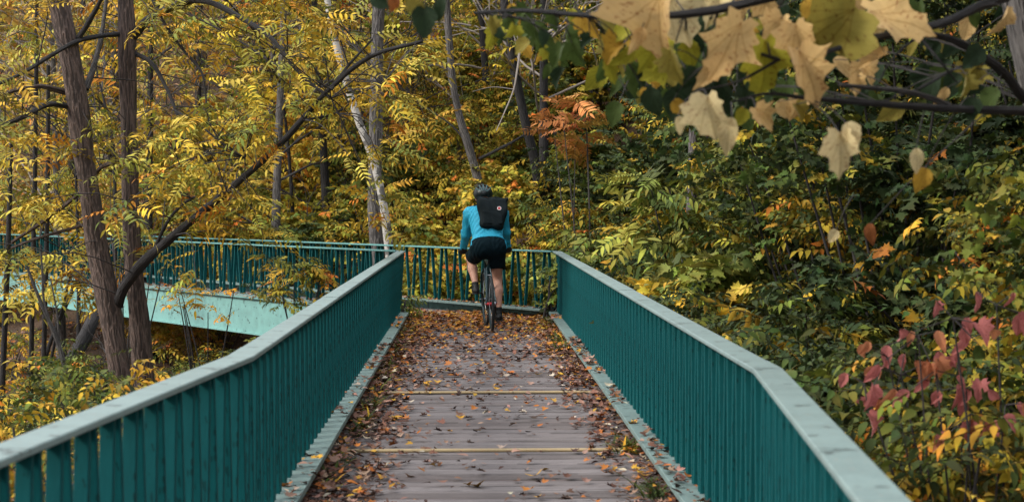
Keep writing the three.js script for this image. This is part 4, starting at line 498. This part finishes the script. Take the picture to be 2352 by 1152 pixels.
{ // the hillside ahead and the wood to the left
  const r = rng(1203); let k = 0; const ord = ['first', 'second', 'third', 'fourth', 'fifth', 'sixth', 'seventh', 'eighth', 'ninth', 'tenth', 'eleventh', 'twelfth', 'thirteenth', 'fourteenth', 'fifteenth', 'sixteenth', 'seventeenth', 'eighteenth']; let row = -1, cl = 0, cr2 = 0;
  for (let D = 24.2; D < 40; D += 2.1) { row++; cl = cr2 = 0; for (let X = -0.36 * D - 0.6; X < 0.36 * D + 1; X += 1.75) {
    const x = X + 0.9 * (r() - 0.5), d = D + 1.2 * (r() - 0.5); if (x < -1.2 - (d - 21.2) * 0.77 + 1.1 && x > -3.4 - (d - 21.2) * 0.77) continue; if (x < -2.2 - (d - 21.2) * 0.77 && d < 30) continue; const sx = CX + x / d * F; if (sx > 770 && sx < 935 && d < 27) continue; const left = x < -1.5; k++; const u = (x / d + 0.33) / 0.66, pal = sx > 540 && sx < 960 && d < 33 ? (k % 2 ? P.green : P.olive) : u > 0.62 ? (k % 2 ? P.green : P.mixed) : u > 0.38 ? (k % 3 ? P.olive : P.green) : (k % 3 === 0 ? P.amber : k % 3 === 1 ? P.gold : P.haze);
    bushAt(left ? 'woodland_shrub' : 'hillside_shrub', left ? `yellow shrub in the open wood, ${ord[cl++]} from the left in its ${ord[row]} row` : `olive shrub on the slope ahead, ${ord[cr2++]} from the left in its ${ord[row]} row`, left ? 'shrubs in the open wood' : 'shrubs on the slope ahead', x, d, { rx: 0.95, ry: left ? 1.2 : 1.35, lift: left ? 1.5 : 1.5, cr: 0.45, clumps: left ? 14 : 16, n: left ? 640 : 900, geo: k % 2 ? G.maple : G.ovate, pal, pal2: u > 0.5 ? P.green : P.olive, scale: 0.82 }, r);
  } }
  // taller trees in the wood, each with bare limbs and a thin crown
  const spots = [[-9.5, 33], [-7.3, 31.5], [-10.8, 38], [-5.6, 36], [-8.4, 42], [-3.6, 31], [-12.5, 44], [-2.2, 35], [-0.4, 33], [1.8, 34], [3.8, 31], [-5, 44], [6.2, 33], [-13.6, 37], [0.6, 29.5], [-4.4, 28.8], [4.6, 27.5], [2.6, 40]];
  spots.forEach(([X, D], i) => { const base = V(X, groundY(X, D), -D), t = thing('woodland_tree', `thin-trunked yellowing tree in the wood behind, ${ord[spots.filter(q => q[0] / q[1] < X / D).length]} from the left`, 'tree', 'thin trees in the wood behind', base), H = 8 + 3 * r(), ln = (r() - 0.5) * 1.6; const pts = [V(0, -0.2, 0), V(ln * 0.2, H * 0.3, 0.1), V(ln * 0.5, H * 0.6, 0), V(ln, H, 0.2)]; part('trunk', tube(pts, [0.11 + 0.05 * r(), 0.08, 0.06, 0.03], { sides: 8, steps: 16, seed: i + 3 }), i % 3 ? M.barkDark : M.barkGrey, t);
    const out = [], tips = []; const curve = new THREE.CatmullRomCurve3(pts); for (let b = 0; b < 15; b++) { const s = curve.getPoint(0.15 + 0.7 * r()), a = r() * 6.28; branchWalk(s, V(Math.cos(a), 0.25 + 0.5 * r(), Math.sin(a)), 1.6 + 1.8 * r(), 0.024, 2, r, out, tips); } const br = part('branches', mergeGeometries(out), i % 2 ? M.twig : M.twigPale, t); br.userData.kind = 'stuff';
    const pal = X < -4 ? (i % 2 ? P.gold : P.haze) : P.olive; foliage(t, tips.filter(p => r() < (X < -1 ? 0.95 : 0.8)).map(p => p.clone().add(V((r() - 0.5) * 0.3, (r() - 0.5) * 0.3, (r() - 0.5) * 0.3))), i % 3 ? G.ovate : G.maple, pal, r, { scale: 0.95, name: 'crown' }); });
  for (const [X, D, lab] of [[-6.4, 25.2, 'bare dark branching sapling left of the two thick trunks, behind the second span'], [-4.2, 30, 'bare dark branching sapling between the birch and the thick trunks'], [-8.2, 29.5, 'bare dark branching sapling far behind the leaning trunk'], [-5.6, 22, 'bare dark branching sapling under the girder at the left'], [-3.1, 32.5, 'bare dark branching sapling just left of the birch']]) {
    const base = V(X, groundY(X, D), -D), t = thing('bare_sapling', lab, 'tree', 'bare saplings in the left wood', base), H = D === 22 ? 1.6 : 6, pts = [V(0, -0.1, 0), V(0.2 * (r() - 0.5), H * 0.4, 0), V(0.5 * (r() - 0.5), H * 0.75, 0.1), V(r() - 0.5, H, 0)]; part('trunk', tube(pts, [0.05, 0.04, 0.03, 0.01], { sides: 6, steps: 12 }), M.barkDark, t); const out = [], tips = [], cv = new THREE.CatmullRomCurve3(pts); for (let b = 0; b < 12; b++) { const a = r() * 6.28; branchWalk(cv.getPoint(0.2 + 0.75 * r()), V(Math.cos(a), 0.2 + 0.5 * r(), Math.sin(a)), H * 0.3, 0.015, 2, r, out, tips, { wander: 0.6 }); } const br = part('branches', mergeGeometries(out), M.twig, t); br.userData.kind = 'stuff';
  }
  // low growth left of the deck and under the second span
  let q = 0; const lows = [[40, 960, 10.5, 190, P.mixed, G.ovate, 0.5, 0.35], [230, 890, 13, 150, P.lime, G.lance, 0.55, 0.35], [60, 860, 14.5, 170, P.gold, G.ovate, 0.6, 0.4], [420, 850, 15, 120, P.lime, G.ovate, 0.55, 0.3], [560, 800, 20, 190, P.mixed, G.ovate, 0.8, 0.35], [170, 800, 21, 200, P.mixed, G.ovate, 0.8, 0.35], [640, 790, 17.5, 140, P.green, G.maple, 0.7, 0.25], [330, 800, 24, 220, P.olive, G.ovate, 0.9, 0.35], [480, 790, 26, 200, P.mixed, G.ovate, 1.0, 0.4], [40, 760, 25, 220, P.mixed, G.ovate, 0.9, 0.4], [610, 775, 24.5, 200, P.olive, G.ovate, 1, 0.4], [300, 930, 10, 120, P.mixed, G.ovate, 0.5, 0.3], [130, 1020, 8, 150, P.mixed, G.ovate, 0.5, 0.5], [20, 1080, 7, 130, P.amber, G.ovate, 0.4, 0.4], [330, 1060, 9, 140, P.olive, G.ovate, 0.5, 0.5]]; for (const [px, py, D, n, pal, geo, rx, ry] of lows) {
    const c = at(px, py + (D > 14 ? 62 : 25), D), g = groundY(c.x, D); bushAt('low_shrub', `low ${pal === P.lime ? 'lime' : pal === P.amber ? 'orange' : pal === P.gold ? 'golden' : pal === P.green ? 'green' : 'mottled'} shrub beyond the left railing, ${['first', 'second', 'third', 'fourth', 'fifth', 'sixth', 'seventh', 'eighth', 'ninth', 'tenth', 'eleventh', 'twelfth', 'thirteenth', 'fourteenth', 'fifteenth'][lows.filter(q => q[2] < D || (q[2] === D && q[0] < px)).length]} in distance from the lens`, 'low shrubs beyond the left railing', c.x, D, { rx, ry, lift: Math.max(0.35, c.y - g), cr: 0.3, clumps: 9, n, geo, pal, pal2: q++ % 3 ? P.green : P.amber, scale: D < 12 ? 0.5 : 0.62 }, r); }
  for (const [px, py, D, n, w, lab] of [[690, 650, 22.4, 150, 0.55, 'olive feathery shrub hanging over the girder where the two spans meet'], [470, 690, 22, 42, 0.6, 'sparse orange-leaved shrub along the top edge of the pale girder'], [300, 620, 21.5, 30, 0.6, 'few orange leaves on thin twigs between the two thick trunks']]) { const c = at(px, py, D), g = groundY(c.x, D); bushAt('girder_shrub', lab, null, c.x, D, { rx: w, ry: 0.32, lift: c.y - g, cr: 0.26, clumps: 9, n, geo: n > 100 ? [...G.sumac, ...G.ovate] : [G.ovate[0]], pal: n > 100 ? P.olive : P.amber, pal2: P.amber, scale: n > 100 ? 0.7 : 0.6, hang: true }, r); }
  // the wood far off, one mass
  const far = new THREE.Group(); far.name = 'far_woodland'; far.userData = { kind: 'stuff', label: 'far yellow and brown wood filling the slope behind', category: 'wood' }; scene.add(far); const pl = [], tr = [];
  for (let i = 0; i < 26000; i++) { const D = 42 + 45 * r(), X = (r() * 0.8 - 0.42) * D, g = groundY(X, D), h = r(); if (fbm(X * 0.5 + 90, D * 0.3 + h * 6, 51, 9999, 9999, 2) < 0.42) continue; pl.push({ p: V(X, g + 0.3 + 11 * h * h, -D), pal: X > 0 ? P.mixed : P.haze }); }
  foliage(far, pl, [G.ovate[0], G.maple[0]], P.haze, r, { scale: 1.75 }); for (let i = 0; i < 70; i++) { const D = 42 + 40 * r(), X = (r() * 0.8 - 0.42) * D, g = groundY(X, D), l = (r() - 0.5) * 3; tr.push(tube([V(X, g - 0.3, -D), V(X + l * 0.3, g + 5, -D), V(X + l, g + 14, -D)], [0.18 + 0.1 * r(), 0.14, 0.06], { sides: 6, steps: 8 })); const out = [], tips = []; for (let b = 0; b < 5; b++) branchWalk(V(X + l * 0.3, g + 2 + 6 * r(), -D), V(r() - 0.5, 0.4, r() - 0.5), 3.5, 0.06, 1, r, out, tips); tr.push(...out); } const tt = part('trunks', mergeGeometries(tr), M.barkGrey, far); tt.userData.kind = 'stuff';
}

// ------------------------------------------------------------------ the maple close by on the right
{
  const mp = tree('maple_tree', 'maple at the upper right corner with dark boughs and large tan leaves', null, { D: 6.2, m: M.barkGrey, sides: 14, trunk: [[2320, -200, 84], [2338, -60, 88], [2362, 60, 92], [2392, 180, 96], [2425, 320, 100], [2445, 480, 104]], limbs: [
    { p: [[2410, -30, 6.1], [2330, -15, 5.6], [2250, 15, 5.3], [2170, 52, 5.1], [2080, 72, 4.9], [1990, 92, 4.8], [1920, 112, 4.7]], w: [24, 10], m: M.barkDark }, { p: [[2440, 270, 6.1], [2352, 222, 5.8], [2305, 165, 5.6], [2240, 118, 5.4], [2175, 86, 5.2], [2115, 76, 5.1]], w: [26, 12], m: M.barkDark }, { p: [[2450, 262, 6.1], [2340, 254, 5.6], [2200, 250, 5.2], [2050, 240, 4.9], [1940, 232, 4.8], [1850, 225, 4.7]], w: [22, 8], m: M.barkDark },
    { p: [[2180, 243, 5.2], [2130, 222, 5.1], [2070, 208, 5.0], [2010, 202, 5.0], [1930, 195, 4.9]], w: [13, 8], m: M.barkGrey }, { p: [[2385, -120, 6.0], [2150, -90, 5.2], [1900, -40, 4.9], [1740, 0, 4.8], [1650, 22, 4.8], [1500, 38, 4.8], [1350, 35, 4.9], [1200, 24, 5.0], [1090, 30, 5.1]], w: [26, 6], m: M.barkDark }, { p: [[2120, 78, 5.1], [2075, 110, 5.0], [2040, 150, 4.9], [2020, 190, 4.9]], w: [6, 3], m: M.barkDark }, { p: [[2115, 85, 5.1], [2160, 140, 5], [2200, 190, 5.1]], w: [6, 3], m: M.barkDark }, { p: [[2260, 140, 5.4], [2190, 160, 5.3], [2120, 200, 5.2], [2020, 235, 5.1]], w: [7, 3], m: M.barkDark }, { p: [[1850, 225, 4.7], [1760, 215, 4.7], [1680, 235, 4.7]], w: [8, 4], m: M.barkDark }, { p: [[1920, 112, 4.7], [1820, 140, 4.7], [1720, 120, 4.7], [1620, 150, 4.75]], w: [9, 4], m: M.barkDark }, { p: [[1800, 130, 4.7], [1700, 185, 4.7], [1600, 210, 4.7]], w: [6, 3], m: M.barkDark }] });
  const r = rng(77), tw = []; const put = (px, py, size, kind, shape, ang, D, face = 0.6) => { // px, py: the middle of the blade; ang: 0 hangs straight down
    const len = size * D / F, c = at(px, py, D), tip = V(Math.sin(ang), -Math.cos(ang), 0.25 * (r() - 0.5)).normalize(), n = V((r() - 0.5) * 2 * face, 0.35 + (r() - 0.5) * 2 * face, 1).normalize(), z = V().crossVectors(tip, n).normalize(); n.crossVectors(z, tip).normalize();
    const base = c.clone().addScaledVector(tip, -0.42 * len), m = part('leaf', shape, M.big[kind], mp.t); m.matrixAutoUpdate = true; const mm = new THREE.Matrix4().makeBasis(tip, n, z).scale(V(len, len, len)).setPosition(base.clone().sub(mp.base)); m.applyMatrix4(mm);
    let best = null, bd = 1e9; for (const q of mp.nodes) { const d = q.distanceTo(base); if (d < bd) { bd = d; best = q; } } const k = Math.min(1, 0.45 / bd), e = bd < 0.6 ? best : base.clone().addScaledVector(tip, -0.12).add(V(0.02, 0.03, -0.05)); tw.push(sh(tube([e, e.clone().lerp(base, 0.6).add(V(0, 0.015, 0)), base.clone().addScaledVector(tip, 0.02 * len)], [0.003, 0.002, 0.0016], { sides: 4, steps: 5, rough: 0.05, cap: false }), mp.base)); };
  const B = BROAD, O = OVAL; // px, py, length px, colour, shape, turn, depth
  let nth2 = 0; for (const [x, y, s, k, g, a, D] of [[1508, 48, 165, 'tan', B[0], -0.15, 4.7], [1560, 42, 130, 'cream', B[1], 0.5, 4.9], [1468, 88, 66, 'tan', O[2], -0.3, 4.7], [1674, 108, 160, 'tan', B[3], -0.45, 4.6], [1640, 168, 105, 'tan', B[1], -0.9, 4.65], [1549, 150, 90, 'olive', B[2], 0.3, 4.7], [1762, 150, 140, 'lime', B[1], 0.1, 4.7], [1630, 268, 115, 'cream', B[0], 0.1, 4.5], [1672, 308, 92, 'cream', O[2], -0.25, 4.5], [1563, 285, 46, 'cream', O[1], 0.35, 4.7], [1705, 266, 46, 'lime', O[0], -0.4, 4.8], [1755, 270, 72, 'tan', B[4], 0.7, 4.6], [1862, 168, 145, 'tan', B[2], 0.45, 4.6], [1836, 95, 100, 'tan', B[3], 0.2, 4.65], [1910, 62, 170, 'olive', B[1], -0.9, 4.7], [2062, 45, 170, 'tan', B[2], 1.3, 4.8], [2020, 60, 100, 'cream', B[0], -0.8, 4.9], [2007, 135, 75, 'tan', B[4], -1.2, 4.8], [1933, 348, 104, 'cream', B[3], 0.05, 4.5], [1957, 305, 64, 'cream', O[0], 0.5, 4.5], [2108, 366, 62, 'cream', O[2], 0.1, 5], [2120, 410, 62, 'yellow', O[1], -0.3, 5.4], [1782, 65, 78, 'tan', B[4], -0.5, 4.7], [1866, 24, 72, 'yellow', O[0], 0.6, 4.8], [1915, 540, 36, 'cream', O[0], -0.5, 6], [2000, 535, 54, 'rust', O[2], 0, 5.6], [1590, 80, 120, 'dark', B[0], 0.2, 5.1], [1600, 215, 110, 'dark', B[1], -0.3, 5.0], [1655, 215, 100, 'dark', B[2], 0.3, 5], [1500, 120, 90, 'lime', B[2], -0.7, 4.9], [1445, 60, 80, 'lime', O[0], -0.8, 5], [1440, 130, 70, 'lime', O[2], -0.9, 5], [1510, 165, 80, 'lime', B[0], -1.1, 5], [1585, 120, 70, 'lime', O[1], 0.2, 5], [1690, 55, 70, 'olive', B[3], 0.9, 4.9], [1640, 20, 90, 'cream', B[1], -0.4, 5], [1765, 20, 70, 'tan', B[0], 0.4, 4.9], [1960, 20, 100, 'tan', B[4], 0.3, 5], [1700, 20, 70, 'tan', B[2], 0.3, 5.0], [975, 45, 80, 'dark', O[0], 0, 4.4], [955, 12, 60, 'olive', O[1], 0.5, 4.4], [1010, 18, 60, 'dark', O[2], -0.4, 4.4], [870, 2, 50, 'dark', O[0], 1, 4.3], [905, 8, 40, 'rust', O[1], -0.3, 4.4], [1720, 225, 70, 'dark', B[2], 0.4, 5], [1555, 235, 80, 'dark', O[0], -0.2, 5.1], [1500, 230, 70, 'dark', O[1], 0.3, 5.2]]) put(x, y, s, k, O.includes(g) ? g : B[(nth2++ * 4 + 1) % 9], a, D);
  // smaller leaves along the top bough and twigs
  for (let i = 0; i < 150; i++) { const t = r(), x = lerp(1090, 1780, Math.pow(t, 0.8)), y = 10 + 220 * r() * sstep(1050, 1500, x) + 60 * r(), D = 5.0 + 1.8 * r(), k = ['dark', 'dark', 'green', 'green', 'green', 'lime', 'olive', 'yellow', 'green'][Math.floor(r() * 9)]; put(x, y, 34 + 34 * r(), k, r() < 0.5 ? O[i % 3] : B[i % 9], (r() - 0.5) * 2.2, D, 0.8); }
  for (let i = 0; i < 60; i++) { const x = 1780 + 560 * r(), y = 10 + 250 * r(), D = 5.2 + 1.2 * r(), k = ['dark', 'green', 'olive', 'dark', 'tan'][Math.floor(r() * 5)]; put(x, y, 40 + 36 * r(), k, r() < 0.5 ? O[i % 3] : B[i % 9], (r() - 0.5) * 2.2, D, 0.8); }
  const q = part('twigs', mergeGeometries(tw), M.twig, mp.t); q.userData.kind = 'stuff';
  const up = []; for (let i = 0; i < 700; i++) up.push(V(1.0 + 4.2 * r(), 3.1 + 2.4 * r(), -4.5 - 6.5 * r()).sub(mp.base)); foliage(mp.t, up.filter(p => { const w = p.clone().add(mp.base); return w.y > EYE + 0.145 * -w.z + 0.25; }), G.maple, P.green, r, { scale: 1.2, name: 'crown' });
}
{ // pink-leaved shrub at the right
  const r = rng(88), base = V(1.95, groundY(1.95, 6.4), -6.4), t = thing('pink_leaved_shrub', 'shrub with drooping pink and coral leaves at the right picture edge', 'shrub', null, base), tw = []; const root = base.clone().add(V(0, 0.1, 0)), hubs = [[2290, 700], [2200, 790], [2040, 820], [1985, 880], [2070, 860], [2150, 850], [2220, 890], [2230, 950], [2310, 930], [2110, 770], [2190, 730]].map(([x, y]) => at(x, y, 6.1 + 0.5 * r()));
  for (const h of hubs) tw.push(sh(tube([root, root.clone().lerp(h, 0.55).add(V((r() - 0.5) * 0.12, 0.1, 0)), h], [0.011, 0.007, 0.003], { sides: 5, steps: 8 }), base));
  hubs.forEach((h, i) => { const n = 4 + Math.floor(r() * 3); for (let k = 0; k < n; k++) { const c = h.clone().add(V((r() - 0.5) * 0.26, (r() - 0.6) * 0.2, (r() - 0.5) * 0.2)), len = 0.06 + 0.045 * r(), ang = (r() - 0.5) * 1.9, tip = V(Math.sin(ang), -Math.cos(ang), (r() - 0.5) * 1.1).normalize(), nn = V((r() - 0.5) * 1.2, 0.5 * r(), 1).normalize(), z = V().crossVectors(tip, nn).normalize(); nn.crossVectors(z, tip); const m = part('leaf', (i + k) % 4 === 3 ? BROAD[(i + k) % 9] : SLIM[(i + k) % 3], M.big[r() < 0.62 ? 'pink' : r() < 0.7 ? 'coral' : 'green'], t); m.applyMatrix4(new THREE.Matrix4().makeBasis(tip, nn, z).scale(V(len, len, len)).setPosition(c.clone().sub(base))); tw.push(sh(tube([h, h.clone().lerp(c, 0.5), c], [0.003, 0.002], { sides: 4, steps: 3, cap: false }), base)); } });
  const s = part('stems', mergeGeometries(tw), M.twig, t); s.userData.kind = 'stuff';
}

scene.traverse(o => { if (o.isMesh) { o.castShadow = true; o.receiveShadow = true; } });
renderer.render(scene, camera);
